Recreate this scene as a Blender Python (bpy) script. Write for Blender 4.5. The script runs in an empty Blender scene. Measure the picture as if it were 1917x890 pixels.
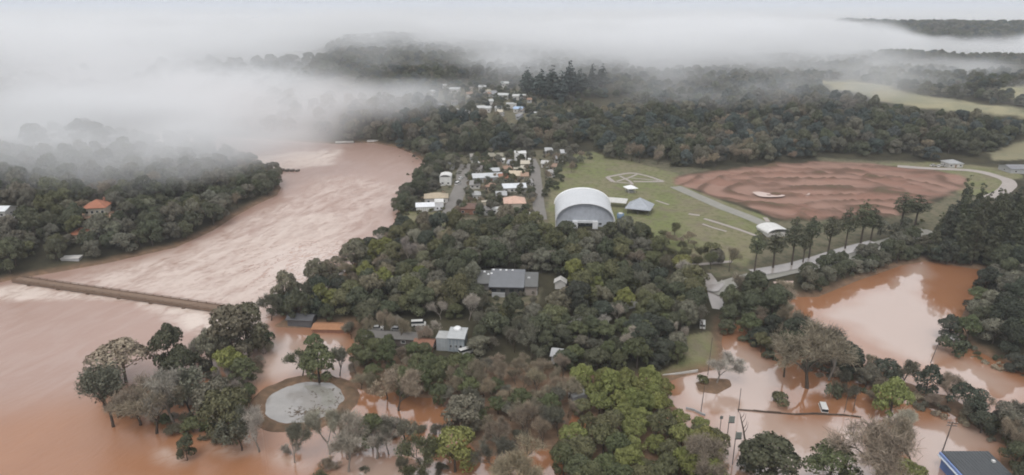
import bpy, bmesh, math, random
import numpy as np
from mathutils import Vector, Matrix

# ------------------------------------------------------------------ camera, sky, sun, exposure
S = bpy.context.scene
COL = S.collection
F, CX, CY, PITCH, CAMZ = 1295.0, 958.5, 445.0, math.radians(18.6), 110.0
cam = bpy.data.objects.new('camera', bpy.data.cameras.new('camera'))
COL.objects.link(cam)
cam.location = (0, 0, CAMZ)
cam.rotation_euler = (math.radians(90) - PITCH, 0, 0)
cam.data.sensor_width = 36.0
cam.data.lens = F / 1917.0 * 36.0
cam.data.clip_start = 1.0
cam.data.clip_end = 80000.0
S.camera = cam

SUN_EL, SUN_AZ = math.radians(58), math.radians(200)
world = bpy.data.worlds.new('World')
S.world = world
world.use_nodes = True
wn, wl = world.node_tree.nodes, world.node_tree.links
wn.clear()
sky = wn.new('ShaderNodeTexSky')
sky.sky_type = 'NISHITA'
sky.sun_disc = False
sky.sun_elevation = SUN_EL
sky.sun_rotation = SUN_AZ
sky.air_density = 1.0
sky.dust_density = 6.0
sky.ozone_density = 1.0
hs = wn.new('ShaderNodeHueSaturation')
hs.inputs['Saturation'].default_value = 0.12
mixw = wn.new('ShaderNodeMix')
mixw.data_type = 'RGBA'
mixw.inputs['Factor'].default_value = 0.55
mixw.inputs['B'].default_value = (8.6, 8.8, 9.2, 1)      # even overcast veil
bg = wn.new('ShaderNodeBackground')
bg.inputs['Strength'].default_value = 0.12
wo = wn.new('ShaderNodeOutputWorld')
wl.new(sky.outputs['Color'], hs.inputs['Color'])
wl.new(hs.outputs['Color'], mixw.inputs['A'])
wl.new(mixw.outputs['Result'], bg.inputs['Color'])
wl.new(bg.outputs['Background'], wo.inputs['Surface'])

sl = bpy.data.lights.new('sun', 'SUN')
sl.energy = 0.6
sl.angle = math.radians(25)
sl.color = (1.0, 0.97, 0.92)
sun = bpy.data.objects.new('sun', sl)
COL.objects.link(sun)
sun.rotation_euler = (math.radians(90) - SUN_EL, 0, math.radians(180) - SUN_AZ)

S.view_settings.view_transform = 'Standard'
S.view_settings.look = 'None'
S.view_settings.gamma = 1.0
S.view_settings.exposure = 0.22
S.view_settings.use_curve_mapping = False
S.render.engine = 'CYCLES'
cy = S.cycles
cy.use_denoising = True
cy.max_bounces = 8
cy.diffuse_bounces = 2
cy.glossy_bounces = 2
cy.transmission_bounces = 2
cy.volume_bounces = 6
cy.transparent_max_bounces = 8
cy.volume_step_rate = 1.5
cy.filter_width = 1.9
cy.use_adaptive_sampling = True
cy.adaptive_threshold = 0.02
cy.sample_clamp_indirect = 4.0

# ------------------------------------------------------------------ helpers
R = random.Random(7)
NR = np.random.RandomState(11)
cp, sp = math.cos(PITCH), math.sin(PITCH)

def ray(px, py):
    u, v = (px - CX) / F, (CY - py) / F
    return np.array([u, cp + v * sp, -sp + v * cp])

def flat(px, py, z=0.0):
    d = ray(px, py)
    t = (CAMZ - z) / max(1e-4, -d[2])
    t = min(t, 20000.0)
    return (d[0] * t, d[1] * t)

def smooth(a, b, x):
    t = np.clip((x - a) / (b - a), 0, 1)
    return t * t * (3 - 2 * t)

def _hash(ix, iy, iz=0, seed=0):
    n = (ix.astype(np.int64) * 374761393 + iy.astype(np.int64) * 668265263 + np.asarray(iz).astype(np.int64) * 2147483647 + seed * 974634777) & 0xffffffff
    n = ((n ^ (n >> 13)) * 1274126177) & 0xffffffff
    n = ((n ^ (n >> 16)) * 2246822519) & 0xffffffff
    return ((n ^ (n >> 15)) & 0xffffff) / float(0xffffff)

def noise2(x, y, seed=0):
    ix, iy = np.floor(x), np.floor(y)
    fx, fy = x - ix, y - iy
    fx, fy = fx * fx * (3 - 2 * fx), fy * fy * (3 - 2 * fy)
    h = lambda a, b: _hash(ix + a, iy + b, 0, seed)
    return (h(0, 0) * (1 - fx) + h(1, 0) * fx) * (1 - fy) + (h(0, 1) * (1 - fx) + h(1, 1) * fx) * fy

def fbm2(x, y, o=4, seed=0):
    s, a, t = 0.0, 1.0, 0.0
    for k in range(o):
        s = s + a * noise2(x * 2 ** k, y * 2 ** k, seed + k)
        t += a
        a *= 0.5
    return s / t

def noise3(x, y, z, seed=0):
    ix, iy, iz = np.floor(x), np.floor(y), np.floor(z)
    fx, fy, fz = x - ix, y - iy, z - iz
    fx, fy, fz = fx * fx * (3 - 2 * fx), fy * fy * (3 - 2 * fy), fz * fz * (3 - 2 * fz)
    h = lambda a, b, c: _hash(ix + a, iy + b, iz + c, seed)
    a = (h(0, 0, 0) * (1 - fx) + h(1, 0, 0) * fx) * (1 - fy) + (h(0, 1, 0) * (1 - fx) + h(1, 1, 0) * fx) * fy
    b = (h(0, 0, 1) * (1 - fx) + h(1, 0, 1) * fx) * (1 - fy) + (h(0, 1, 1) * (1 - fx) + h(1, 1, 1) * fx) * fy
    return a * (1 - fz) + b * fz

def fbm3(x, y, z, o=3, seed=0):
    s, a, t = 0.0, 1.0, 0.0
    for k in range(o):
        s = s + a * noise3(x * 2 ** k, y * 2 ** k, z * 2 ** k, seed + k)
        t += a
        a *= 0.5
    return s / t

def inside(P, x, y):
    P = np.asarray(P, float)
    r = np.zeros(np.shape(x), bool)
    j = len(P) - 1
    for i in range(len(P)):
        (xi, yi), (xj, yj) = P[i], P[j]
        if yi != yj:
            r ^= ((yi > y) != (yj > y)) & (x < (xj - xi) * (y - yi) / (yj - yi) + xi)
        j = i
    return r

def segdist(P, x, y, closed=True):
    P = np.asarray(P, float)
    d = np.full(np.shape(x), 1e18)
    for i in range(len(P) if closed else len(P) - 1):
        a, b = P[i], P[(i + 1) % len(P)]
        e = b - a
        L = max(e @ e, 1e-9)
        t = np.clip(((x - a[0]) * e[0] + (y - a[1]) * e[1]) / L, 0, 1)
        d = np.minimum(d, (x - a[0] - t * e[0]) ** 2 + (y - a[1] - t * e[1]) ** 2)
    return np.sqrt(d)

def sdf(P, x, y):
    d = segdist(P, x, y)
    return np.where(inside(P, x, y), d, -d)          # positive inside

def mesh_np(name, V, Fq, mats=(), smooth_shade=False, attrs=None):
    """mesh from numpy vertices and an (n,k) face array"""
    me = bpy.data.meshes.new(name)
    V = np.asarray(V, np.float32)
    Fq = np.asarray(Fq, np.int32)
    k = Fq.shape[1]
    me.vertices.add(len(V))
    me.vertices.foreach_set('co', V.ravel())
    me.loops.add(Fq.size)
    me.loops.foreach_set('vertex_index', Fq.ravel())
    me.polygons.add(len(Fq))
    me.polygons.foreach_set('loop_start', np.arange(0, Fq.size, k, dtype=np.int32))
    me.polygons.foreach_set('loop_total', np.full(len(Fq), k, np.int32))
    if smooth_shade:
        me.polygons.foreach_set('use_smooth', np.ones(len(Fq), bool))
    for m in mats:
        me.materials.append(m)
    for an, av in (attrs or {}).items():
        a = me.attributes.new(an, 'FLOAT', 'POINT')
        a.data.foreach_set('value', np.asarray(av, np.float32).ravel())
    me.update(calc_edges=True)
    return me

def link(name, me, parent=None, loc=(0, 0, 0), rz=0.0, kind=None):
    o = bpy.data.objects.new(name, me)
    COL.objects.link(o)
    o.location = loc
    o.rotation_euler = (0, 0, rz)
    if parent is not None:
        o.parent = parent
    if kind:
        o['kind'] = kind
    return o

def thing(name, label, cat, loc=(0, 0, 0), rz=0.0, group=None, me=None):
    o = bpy.data.objects.new(name, me)
    COL.objects.link(o)
    o.location = loc
    o.rotation_euler = (0, 0, rz)
    if me is None:
        o.empty_display_size = 0.5
    o['label'] = label
    o['category'] = cat
    if group:
        o['group'] = group
    return o

# ------------------------------------------------------------------ materials
def mat(name, col, rough=0.8, spec=0.3, var=0.0, scale=1.0, metal=0.0, bump=0.0):
    m = bpy.data.materials.new(name)
    m.use_nodes = True
    nt = m.node_tree
    b = nt.nodes['Principled BSDF']
    b.inputs['Roughness'].default_value = rough
    b.inputs['Specular IOR Level'].default_value = spec
    b.inputs['Metallic'].default_value = metal
    if var > 0:
        tc = nt.nodes.new('ShaderNodeTexCoord')
        n = nt.nodes.new('ShaderNodeTexNoise')
        n.inputs['Scale'].default_value = scale
        n.inputs['Detail'].default_value = 5
        n.inputs['Roughness'].default_value = 0.65
        mr = nt.nodes.new('ShaderNodeMapRange')
        mr.inputs['To Min'].default_value = 1 - var
        mr.inputs['To Max'].default_value = 1 + var
        mx = nt.nodes.new('ShaderNodeMix')
        mx.data_type = 'RGBA'
        mx.blend_type = 'MULTIPLY'
        mx.inputs['Factor'].default_value = 1
        mx.inputs['A'].default_value = (*col, 1)
        nt.links.new(tc.outputs['Object'], n.inputs['Vector'])
        nt.links.new(n.outputs['Fac'], mr.inputs['Value'])
        nt.links.new(mr.outputs['Result'], mx.inputs['B'])
        nt.links.new(mx.outputs['Result'], b.inputs['Base Color'])
        if bump:
            bp = nt.nodes.new('ShaderNodeBump')
            bp.inputs['Strength'].default_value = bump
            nt.links.new(n.outputs['Fac'], bp.inputs['Height'])
            nt.links.new(bp.outputs['Normal'], b.inputs['Normal'])
    else:
        b.inputs['Base Color'].default_value = (*col, 1)
    return m

class NT:
    """small helper for node trees"""
    def __init__(s, nt):
        s.nt = nt
    def n(s, t, **kw):
        x = s.nt.nodes.new(t)
        for k, v in kw.items():
            setattr(x, k, v)
        return x
    def l(s, a, b):
        s.nt.links.new(a, b)
    def attr(s, name):
        return s.n('ShaderNodeAttribute', attribute_name=name).outputs['Fac']
    def pos(s):
        return s.n('ShaderNodeNewGeometry').outputs['Position']
    def noise(s, vec, scale, detail=4, rough=0.6, dist=0.0):
        x = s.n('ShaderNodeTexNoise')
        x.inputs['Scale'].default_value = scale
        x.inputs['Detail'].default_value = detail
        x.inputs['Roughness'].default_value = rough
        x.inputs['Distortion'].default_value = dist
        if vec is not None:
            s.l(vec, x.inputs['Vector'])
        return x.outputs['Fac']
    def ramp(s, v, lo, hi, a=0.0, b=1.0):
        x = s.n('ShaderNodeMapRange')
        x.interpolation_type = 'SMOOTHSTEP'
        for i, q in (('From Min', lo), ('From Max', hi), ('To Min', a), ('To Max', b)):
            x.inputs[i].default_value = q
        s.l(v, x.inputs['Value'])
        return x.outputs['Result']
    def mix(s, fac, a, b, blend='MIX'):
        x = s.n('ShaderNodeMix', data_type='RGBA', blend_type=blend)
        for i, q in (('Factor', fac), ('A', a), ('B', b)):
            if isinstance(q, (tuple, list)):
                x.inputs[i].default_value = (*q, 1) if len(q) == 3 else q
            elif isinstance(q, (int, float)):
                x.inputs[i].default_value = q
            else:
                s.l(q, x.inputs[i])
        return x.outputs['Result']
    def math(s, op, a, b=0.0):
        x = s.n('ShaderNodeMath', operation=op)
        for i, q in enumerate((a, b)):
            if isinstance(q, (int, float)):
                x.inputs[i].default_value = q
            else:
                s.l(q, x.inputs[i])
        return x.outputs[0]
    def mapping(s, vec, rot=0.0, scale=(1, 1, 1)):
        y = s.n('ShaderNodeMapping')
        y.inputs['Rotation'].default_value = (0, 0, rot)
        s.l(vec, y.inputs['Vector'])
        x = s.n('ShaderNodeMapping')
        x.inputs['Scale'].default_value = scale
        s.l(y.outputs['Vector'], x.inputs['Vector'])
        return x.outputs['Vector']

def newmat(name):
    m = bpy.data.materials.new(name)
    m.use_nodes = True
    return m, NT(m.node_tree), m.node_tree.nodes['Principled BSDF']

# ------------------------------------------------------------------ where water and land lie (waterlines traced at z = 0)
RIVER = [(-700, 640), (-200, 556), (0, 529), (40, 521), (100, 511), (200, 493), (330, 463), (400, 431), (440, 405),
         (480, 383), (518, 366), (526, 352), (514, 336), (496, 323), (488, 310), (470, 298), (446, 289), (420, 283),
         (300, 272), (60, 256), (-300, 245), (-300, 232), (200, 243), (450, 258), (600, 268), (632, 270), (655, 267),
         (700, 268), (742, 276), (776, 290), (796, 305), (797, 320), (775, 345), (752, 372), (745, 396), (738, 418),
         (708, 448), (676, 476), (652, 504), (606, 545), (556, 580), (522, 606), (508, 612), (560, 614), (655, 606),
         (662, 640), (680, 668), (800, 690), (930, 700), (1060, 706), (1160, 716), (1240, 720), (1268, 708), (1300, 700),
         (1338, 692), (1356, 672), (1350, 640), (1357, 606), (1372, 600), (1420, 640), (1500, 668), (1500, 620),
         (1478, 570), (1484, 556), (1530, 556), (1604, 526), (1690, 496), (1735, 489), (1852, 508), (1836, 540),
         (1800, 592), (1796, 640), (1860, 672), (1917, 690), (2300, 760), (2300, 1400), (-700, 1400)]
RIVER_W = [flat(*p) for p in RIVER]
RING_C = flat(570, 752)
MOUND = [flat(*p) for p in [(1306, 718), (1330, 710), (1362, 712), (1366, 722), (1340, 736), (1312, 732)]]
ISLES = [[flat(*p) for p in pl] for pl in ([(846, 700), (1075, 706), (1150, 716), (1250, 736), (1272, 770), (1225, 800), (1110, 806), (1072, 766), (1062, 850), (1020, 846), (900, 846), (850, 790)],
    [(1060, 806), (1180, 794), (1318, 806), (1345, 850), (1345, 1020), (1050, 1020)], [(664, 650), (850, 664), (890, 690), (870, 736), (800, 742), (690, 735), (656, 720)],
    [(1400, 610), (1470, 590), (1510, 640), (1660, 696), (1810, 758), (1960, 800), (1960, 860), (1880, 836), (1780, 772), (1640, 728), (1560, 690), (1450, 660)], [(1880, 860), (2050, 850), (2050, 1020), (1880, 1020)])]
RIDGE = [flat(*p) for p in [(1400, 640), (1520, 690), (1640, 735), (1760, 765), (1880, 830)]]

def px_poly(pts, z=0.0):
    return [flat(p[0], p[1], z) for p in pts]

def az_interp(x, y, pts):
    """interpolate a value over azimuth given as picture columns at the horizon"""
    a = np.arctan2(x, np.maximum(y, 1e-3))
    xs = [math.atan2((c - CX) / F, cp) for c, v in pts]
    return np.interp(a, xs, [v for c, v in pts])

MUD_C = flat(1560, 350, 8)
SPINE = [flat(1420, 358, 8), flat(1500, 352, 8), flat(1590, 352, 8)]
def rut(x, y):
    """berms pushed up round the field by machines: winding broken ridges, wheel ruts and a few heaps"""
    ww = fbm2(x / 48, y / 48, 3, 17) - 0.5
    rr = segdist(SPINE, x, y, False) * (1 + .5 * (fbm2(x / 70, y / 70, 2, 21) - .5)) + 34 * ww
    part = smooth(.34, .58, fbm2(x / 30, y / 30, 3, 9))
    fine = fbm2(x / 7, y / 7, 3, 19) - .5
    heap = np.maximum(0, fbm2(x / 17, y / 10, 3, 5) - 0.56)
    line = 1 - np.abs(np.sin(rr / 5.2)) ** .7
    return (2.3 * line - .9) * (.25 + .9 * part) + 1.1 * fine + 7.0 * heap
def height(x, y):
    r = np.hypot(x, y)
    d = -sdf(RIVER_W, x, y)                           # positive on land
    land = 3.2 * (1 - np.exp(-np.maximum(d, 0) / 9.0)) + 4.8 * smooth(10, 90, d)
    h = np.where(d > 0, land, -np.clip(-d * 0.18, 0, 2.0))
    land_w = smooth(0, 30, d)
    # slope behind the town, and the ridges beyond
    side = smooth(-0.15, 0.25, np.arctan2(x, np.maximum(y, 1e-3)))
    prof_c = np.interp(r, [0, 530, 640, 780, 1000, 1300, 1700, 2500, 4000, 9000], [0, 0, 16, 30, 44, 48, 36, 30, 30, 10])
    prof_r = np.interp(r, [0, 545, 670, 800, 900, 1080, 1180, 1400, 1700, 2200, 2600, 4000, 9000], [0, 0, 9, 25, 26, 32, 30, 8, 10, 44, 40, 20, 10])
    fx = np.where(y > 0, 1.0, 0.0)
    farside = az_interp(x, y, [(560, 0.0), (680, 1.0), (2600, 1.0)])
    h = h + land_w * fx * farside * (prof_c * (1 - side) + prof_r * side)
    # left bank: valley side climbing away from the river
    leftb = az_interp(x, y, [(-1500, 1.0), (560, 1.0), (640, 0.0)]) * np.where(r > 200, 1.0, 0.0)
    h = h + leftb * fx * smooth(0, 60, d) * np.clip(d * 0.10, 0, 26) * np.where(r < 1500, 1, 0.6)
    # gentle unevenness
    h = h + land_w * (fbm2(x / 60, y / 60, 4, 3) - 0.5) * np.clip(2 + d * 0.02, 2, 12) * np.where(r > 480, 1.0, 0.35)
    # mud field: scraped berms in rings
    md = sdf(MUD_W, x, y)
    h = h + smooth(0, 8, md) * rut(x, y)
    # low ground under the groves, just out of the water
    for pl in ISLES:
        k_ = sdf(pl, x, y) + (fbm2(x / 7, y / 7, 3, 41) - .5) * 6
        h = np.maximum(h, np.where(k_ > -4, -.3 + .7 * smooth(-3, 3, k_), -9))
    # ring-shaped island around the pool
    q = np.hypot(x - RING_C[0], y - RING_C[1])
    h = np.maximum(h, 0.72 - ((q - 13.3 + 2.0 * (fbm2(x / 6, y / 6, 3, 15) - .5)) / 2.7) ** 2 * 0.9 + 0.6 * (fbm2(x / 2.5, y / 2.5, 3, 5) - 0.5))
    mo = sdf(MOUND, x, y)
    h = np.maximum(h, np.where(mo > -3, 0.1 + mo * 0.15, -9))
    return h

MUD = [(1262, 333), (1310, 324), (1400, 313), (1530, 303), (1640, 308), (1740, 318), (1812, 335), (1802, 350), (1752, 372),
       (1700, 400), (1600, 410), (1470, 410), (1400, 388), (1330, 366), (1270, 346)]
MUD_W = px_poly(MUD, 8.0)

# polar height table: ground sheet reaching the horizon
RR = [4.0]
while RR[-1] < 30000:
    RR.append(RR[-1] * (1.05 if RR[-1] < 90 else 1.0065 if RR[-1] < 1100 else 1.02 if RR[-1] < 4000 else 1.08))
RR = np.array(RR)
a_in = np.radians(np.arange(-50, 50.01, 0.17))
a_out = np.radians(np.concatenate([np.arange(-180, -50, 5.0), np.arange(55, 180.1, 5.0)]))
AA = np.sort(np.concatenate([a_in, a_out]))
GA, GR = np.meshgrid(AA, RR)
GX, GY = GR * np.sin(GA), GR * np.cos(GA)
H = height(GX, GY)
LOGR = np.log(RR)

def hz(x, y):
    r, a = math.hypot(x, y), math.atan2(x, y)
    i = min(max(int(np.searchsorted(RR, r)) - 1, 0), len(RR) - 2)
    j = min(max(int(np.searchsorted(AA, a)) - 1, 0), len(AA) - 2)
    u = (r - RR[i]) / (RR[i + 1] - RR[i])
    v = (a - AA[j]) / (AA[j + 1] - AA[j])
    return float((H[i, j] * (1 - u) + H[i + 1, j] * u) * (1 - v) + (H[i, j + 1] * (1 - u) + H[i + 1, j + 1] * u) * v)

def at(px, py, wet=False):
    """the point of the ground (or of the water, with wet) that lies under a pixel of the photograph"""
    d = ray(px, py)
    a = math.atan2(d[0], d[1])
    s = d[2] / math.hypot(d[0], d[1])
    j = min(max(int(np.searchsorted(AA, a)) - 1, 0), len(AA) - 2)
    v = (a - AA[j]) / (AA[j + 1] - AA[j])
    prof = H[:, j] * (1 - v) + H[:, j + 1] * v
    if wet:
        prof = np.maximum(prof, 0.0)
    g = CAMZ + RR * s - prof
    k = np.nonzero((g[:-1] > 0) & (g[1:] <= 0))[0]
    if len(k) == 0:
        x, y = flat(px, py)
        return (x, y, 0.0)
    k = int(k[0])
    t = g[k] / (g[k] - g[k + 1])
    r = RR[k] + t * (RR[k + 1] - RR[k])
    return (r * math.sin(a), r * math.cos(a), float(prof[k] + t * (prof[k + 1] - prof[k])))

def atxy(px, py):
    return at(px, py)[:2]

def mpp(p):
    """metres per photograph pixel at a point"""
    return math.sqrt(p[0] ** 2 + p[1] ** 2 + (CAMZ - p[2]) ** 2) / F

# ------------------------------------------------------------------ ground zones
def zone(pts, soft=3.0):
    P = [atxy(*p) for p in pts]
    X, Y = GX, GY
    d = sdf(P, X, Y) + (fbm2(X / 9, Y / 9, 3, 23) - 0.5) * soft * 2
    return smooth(-soft * .6, soft * .6, d)

PARK = [(1030, 424), (1024, 380), (1040, 330), (1070, 290), (1110, 284), (1200, 308), (1270, 326), (1262, 340), (1330, 368), (1440, 410),
        (1425, 450), (1400, 500), (1300, 486), (1230, 452), (1170, 426)]
LAWN = [(1283, 628), (1330, 622), (1350, 650), (1354, 680), (1300, 697), (1240, 706), (1225, 700), (1270, 680)]
grass = zone(PARK, 2) + zone(LAWN, 0.8)
for pl in ([(752, 398), (842, 396), (832, 424), (756, 428)], [(1640, 306), (1740, 303), (1890, 316), (1917, 330), (1880, 345), (1850, 372), (1790, 360), (1815, 335), (1740, 317)]):
    grass = grass + zone(pl, 2)
slope_field = zone([(1528, 152), (1600, 150), (1700, 176), (1800, 190), (1917, 206), (2200, 240), (2200, 260), (1917, 222), (1840, 210), (1720, 204), (1620, 180), (1560, 168)], 8) \
    + .75 * zone([(1850, 286), (1917, 262), (2100, 240), (2100, 300), (1860, 300)], 3) + zone([(1868, 168), (1917, 160), (2200, 150), (2200, 190), (1917, 190)], 8)
dry = zone([(905, 542), (1015, 540), (1000, 584), (925, 586)], 2) + zone([(745, 290), (860, 284), (1050, 284), (1080, 300), (1030, 420), (850, 424)], 4) \
    + zone([(1120, 285), (1270, 308), (1330, 318), (1262, 332), (1180, 310)], 3) + zone([(1530, 296), (1720, 302), (1700, 312), (1540, 304)], 4) \
    + zone([(1290, 480), (1480, 455), (1420, 515), (1340, 520)], 2) \
    + zone([(1440, 414), (1600, 414), (1700, 404), (1760, 376), (1800, 354), (1850, 374), (1770, 432), (1640, 456), (1480, 502), (1420, 502)], 2) \
    + zone([(800, 170), (1000, 160), (1080, 215), (960, 235), (850, 215)], 8)
mudz = zone(MUD, 5)

gm, g, gb = newmat('earth and turf')
P = g.pos()
n1, n2, n3 = g.noise(P, 0.35, 6), g.noise(P, 0.05, 5), g.noise(P, 1.6, 3)
floor_c = g.mix(g.ramp(n2, .35, .65), (0.035, 0.032, 0.02), (0.07, 0.062, 0.038))
grass_c = g.mix(g.ramp(n2, .35, .62), (0.165, 0.18, 0.075), (0.20, 0.18, 0.11))
grass_c = g.mix(g.ramp(n1, .45, .7), grass_c, (0.12, 0.125, 0.06))
grass_c = g.mix(g.ramp(g.noise(P, .09, 6, .7), .52, .66, 0, .85), grass_c, (0.17, 0.145, 0.10))
grass_c = g.mix(g.ramp(g.noise(P, .7, 4, .7), .6, .75, 0, .6), grass_c, (0.10, 0.10, 0.05))
dry_c = g.mix(g.ramp(n1, .4, .65), (0.155, 0.135, 0.09), (0.095, 0.095, 0.06))
dry_c = g.mix(g.ramp(g.noise(P, .16, 5, .7), .5, .68, 0, .8), dry_c, (0.085, 0.09, 0.05))
field_c = g.mix(g.ramp(n2, .4, .6), (0.30, 0.27, 0.17), (0.24, 0.23, 0.15))
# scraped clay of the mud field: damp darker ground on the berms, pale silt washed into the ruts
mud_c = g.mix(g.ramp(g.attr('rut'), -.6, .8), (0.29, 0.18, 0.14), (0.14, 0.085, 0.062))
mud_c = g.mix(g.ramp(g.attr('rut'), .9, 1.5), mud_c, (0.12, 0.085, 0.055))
mud_c = g.mix(g.ramp(g.noise(g.mapping(P, .3, (.03, .09, .09)), 1.0, 5), .46, .64, 0, .8), mud_c, (0.25, 0.14, 0.105))
mud_c = g.mix(g.ramp(n1, .6, .74, 0, .6), mud_c, (0.14, 0.11, 0.07))
c = g.mix(g.attr('dry'), floor_c, dry_c)
c = g.mix(g.attr('grass'), c, grass_c)
c = g.mix(g.attr('slope_field'), c, field_c)
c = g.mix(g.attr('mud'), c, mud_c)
c = g.mix(g.attr('silt'), c, g.mix(g.ramp(n1, .4, .7), (0.16, 0.105, 0.07), (0.24, 0.15, 0.095)))
c = g.mix(0.35, c, g.mix(n3, (0.5, 0.5, 0.5), (1.5, 1.5, 1.5)), 'MULTIPLY')
g.l(c, gb.inputs['Base Color'])
gb.inputs['Roughness'].default_value = 0.95
gb.inputs['Specular IOR Level'].default_value = 0.15

def polar_faces(nr, na):
    i = np.arange(nr - 1)[:, None] * na + np.arange(na - 1)[None, :]
    i = i.ravel()
    return np.stack([i, i + 1, i + na + 1, i + na], 1)[:, ::-1]

V = np.stack([GX, GY, H], -1).reshape(-1, 3)
silt = smooth(1.6, 0.2, H) * (GR < 900)
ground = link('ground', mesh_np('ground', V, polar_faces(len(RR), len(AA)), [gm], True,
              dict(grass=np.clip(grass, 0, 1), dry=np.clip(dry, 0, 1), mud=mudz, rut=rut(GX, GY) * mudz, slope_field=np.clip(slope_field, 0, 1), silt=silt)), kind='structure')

# ------------------------------------------------------------------ water: one muddy flood, river side and calm side
wm, w, wb = newmat('muddy water')
P = w.pos()
foam, calm = w.attr('foam'), w.attr('calm')
fl = w.mapping(P, math.radians(-74), (0.055, 0.17, 0.1))
streak = w.noise(fl, 1.0, 6, .62, .8)
chop = w.noise(w.mapping(P, math.radians(-50), (0.22, 0.42, 0.3)), 1.0, 5, .65, 1.2)
big = w.noise(P, 0.012, 4)
body = w.mix(w.ramp(big, .3, .7), (0.35, 0.215, 0.165), (0.39, 0.25, 0.20))
body = w.mix(w.ramp(streak, .4, .68, 0, .5), body, (0.43, 0.31, 0.265))
tone = w.mix(w.attr('clay'), body, w.mix(w.ramp(big, .35, .65), (0.33, 0.15, 0.075), (0.37, 0.175, 0.09)))
tone = w.mix(w.math('MULTIPLY', w.attr('pale'), .85), tone, (0.50, 0.37, 0.305))  # zones of paler silt, with sky glare also painted into the water colour
f1 = w.math('MULTIPLY', foam, w.ramp(w.math('ADD', w.math('MULTIPLY', streak, .5), w.math('MULTIPLY', chop, .5)), .41, .60))
colr = w.mix(f1, tone, (0.55, 0.44, 0.385))
f2 = w.math('MULTIPLY', w.attr('white'), w.ramp(w.math('ADD', w.math('MULTIPLY', streak, .4), w.math('MULTIPLY', chop, .6)), .30, .54))
colr = w.mix(f2, colr, (0.66, 0.555, 0.485))
w.l(colr, wb.inputs['Base Color'])
w.l(w.ramp(calm, 0, 1, 1.55, 2.3), wb.inputs['IOR'])
wb.inputs['Specular IOR Level'].default_value = 0.75
rg = w.mix(calm, (0.30, 0.30, 0.30), (0.035, 0.035, 0.035))
w.l(w.mix(f1, rg, (0.7, 0.7, 0.7)), wb.inputs['Roughness'])
bp = w.n('ShaderNodeBump')
bp.inputs['Distance'].default_value = 1.0
w.l(w.math('MULTIPLY', w.math('SUBTRACT', 1.0, calm), w.ramp(foam, 0, .8, .22, .7)), bp.inputs['Strength'])
w.l(w.math('ADD', w.math('MULTIPLY', streak, .7), w.math('MULTIPLY', chop, .5)), bp.inputs['Height'])
rp = w.n('ShaderNodeBump')
rp.inputs['Distance'].default_value = 0.02
rp.inputs['Strength'].default_value = 0.25
w.l(w.noise(P, 1.2, 3), rp.inputs['Height'])
w.l(bp.outputs['Normal'], rp.inputs['Normal'])
w.l(rp.outputs['Normal'], wb.inputs['Normal'])

sel = (RR > 60) & (RR < 1400)
ja = (AA > math.radians(-51)) & (AA < math.radians(51))
WX, WY = GX[sel][:, ja][:, ::2], GY[sel][:, ja][:, ::2]
RAPID = [flat(*p) for p in [(-60, 546), (40, 527), (120, 520), (220, 500), (340, 470), (430, 420), (520, 376), (600, 330), (700, 330), (770, 350), (735, 400), (640, 485), (520, 590), (470, 610), (400, 620), (330, 606), (255, 560), (120, 556), (0, 560), (-60, 566)]]
UP = [flat(*p) for p in [(400, 284), (640, 276), (626, 308), (520, 318), (440, 300)]]
BACK = [flat(*p) for p in [(0, 530), (60, 528), (230, 556), (300, 572), (260, 560), (130, 556), (0, 562)]]
foamv = 0.95 * smooth(-6, 14, sdf(RAPID, WX, WY)) + 0.8 * smooth(-4, 10, sdf(UP, WX, WY))
edge = segdist([flat(*p) for p in [(0, 560), (130, 557), (255, 560), (300, 585), (335, 606), (390, 618)]], WX, WY, False)
foamv = foamv + 0.9 * smooth(5, 0, edge)
xdiv = az_interp(WX, WY, [(-900, 0.0), (430, 0.0), (560, 1.0), (3000, 1.0)])
calmv = xdiv * smooth(330, 300, WY)
calmv = np.where(az_interp(WX, WY, [(1200, 0), (1201, 1)]) > .5, 1.0, calmv)
clayv = np.clip(calmv + smooth(25, -10, WY - np.interp(WX, [-260, -110, -40, 20], [120, 180, 215, 260])), 0, 1)
SILT_GLARE = [[flat(*p) for p in pl] for pl in ([(1262, 706), (1350, 690), (1362, 650), (1380, 636), (1440, 676), (1462, 740), (1480, 784), (1640, 786), (1640, 905), (1500, 905), (1390, 905), (1344, 830), (1336, 780), (1280, 764)],
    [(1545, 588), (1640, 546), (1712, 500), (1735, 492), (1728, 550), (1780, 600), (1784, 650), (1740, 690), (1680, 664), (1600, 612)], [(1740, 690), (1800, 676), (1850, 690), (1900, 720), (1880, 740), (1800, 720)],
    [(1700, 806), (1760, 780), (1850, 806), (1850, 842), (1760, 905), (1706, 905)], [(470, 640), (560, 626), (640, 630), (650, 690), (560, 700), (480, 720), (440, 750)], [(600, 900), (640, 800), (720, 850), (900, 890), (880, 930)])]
WHITEW = [[flat(*p) for p in pl] for pl in ([(258, 562), (310, 566), (430, 590), (480, 586), (470, 620), (400, 640), (345, 614), (318, 592)], [(-40, 538), (60, 532), (200, 552), (262, 566), (130, 559), (-40, 562)],
    [(150, 515), (330, 480), (470, 440), (560, 400), (640, 400), (640, 470), (560, 540), (470, 580), (330, 556), (220, 535)], [(470, 296), (560, 284), (640, 280), (624, 308), (560, 316), (510, 318)], [(140, 505), (240, 488), (360, 460), (430, 430), (520, 378), (540, 382), (440, 446), (330, 486), (200, 516)],
    [(306, 846), (346, 858), (354, 866), (338, 866), (308, 856)], [(516, 848), (556, 864), (564, 872), (544, 870), (516, 856)], [(390, 836), (470, 842), (490, 850), (470, 850), (392, 846)])]
whitev = np.zeros(WX.shape)
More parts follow.
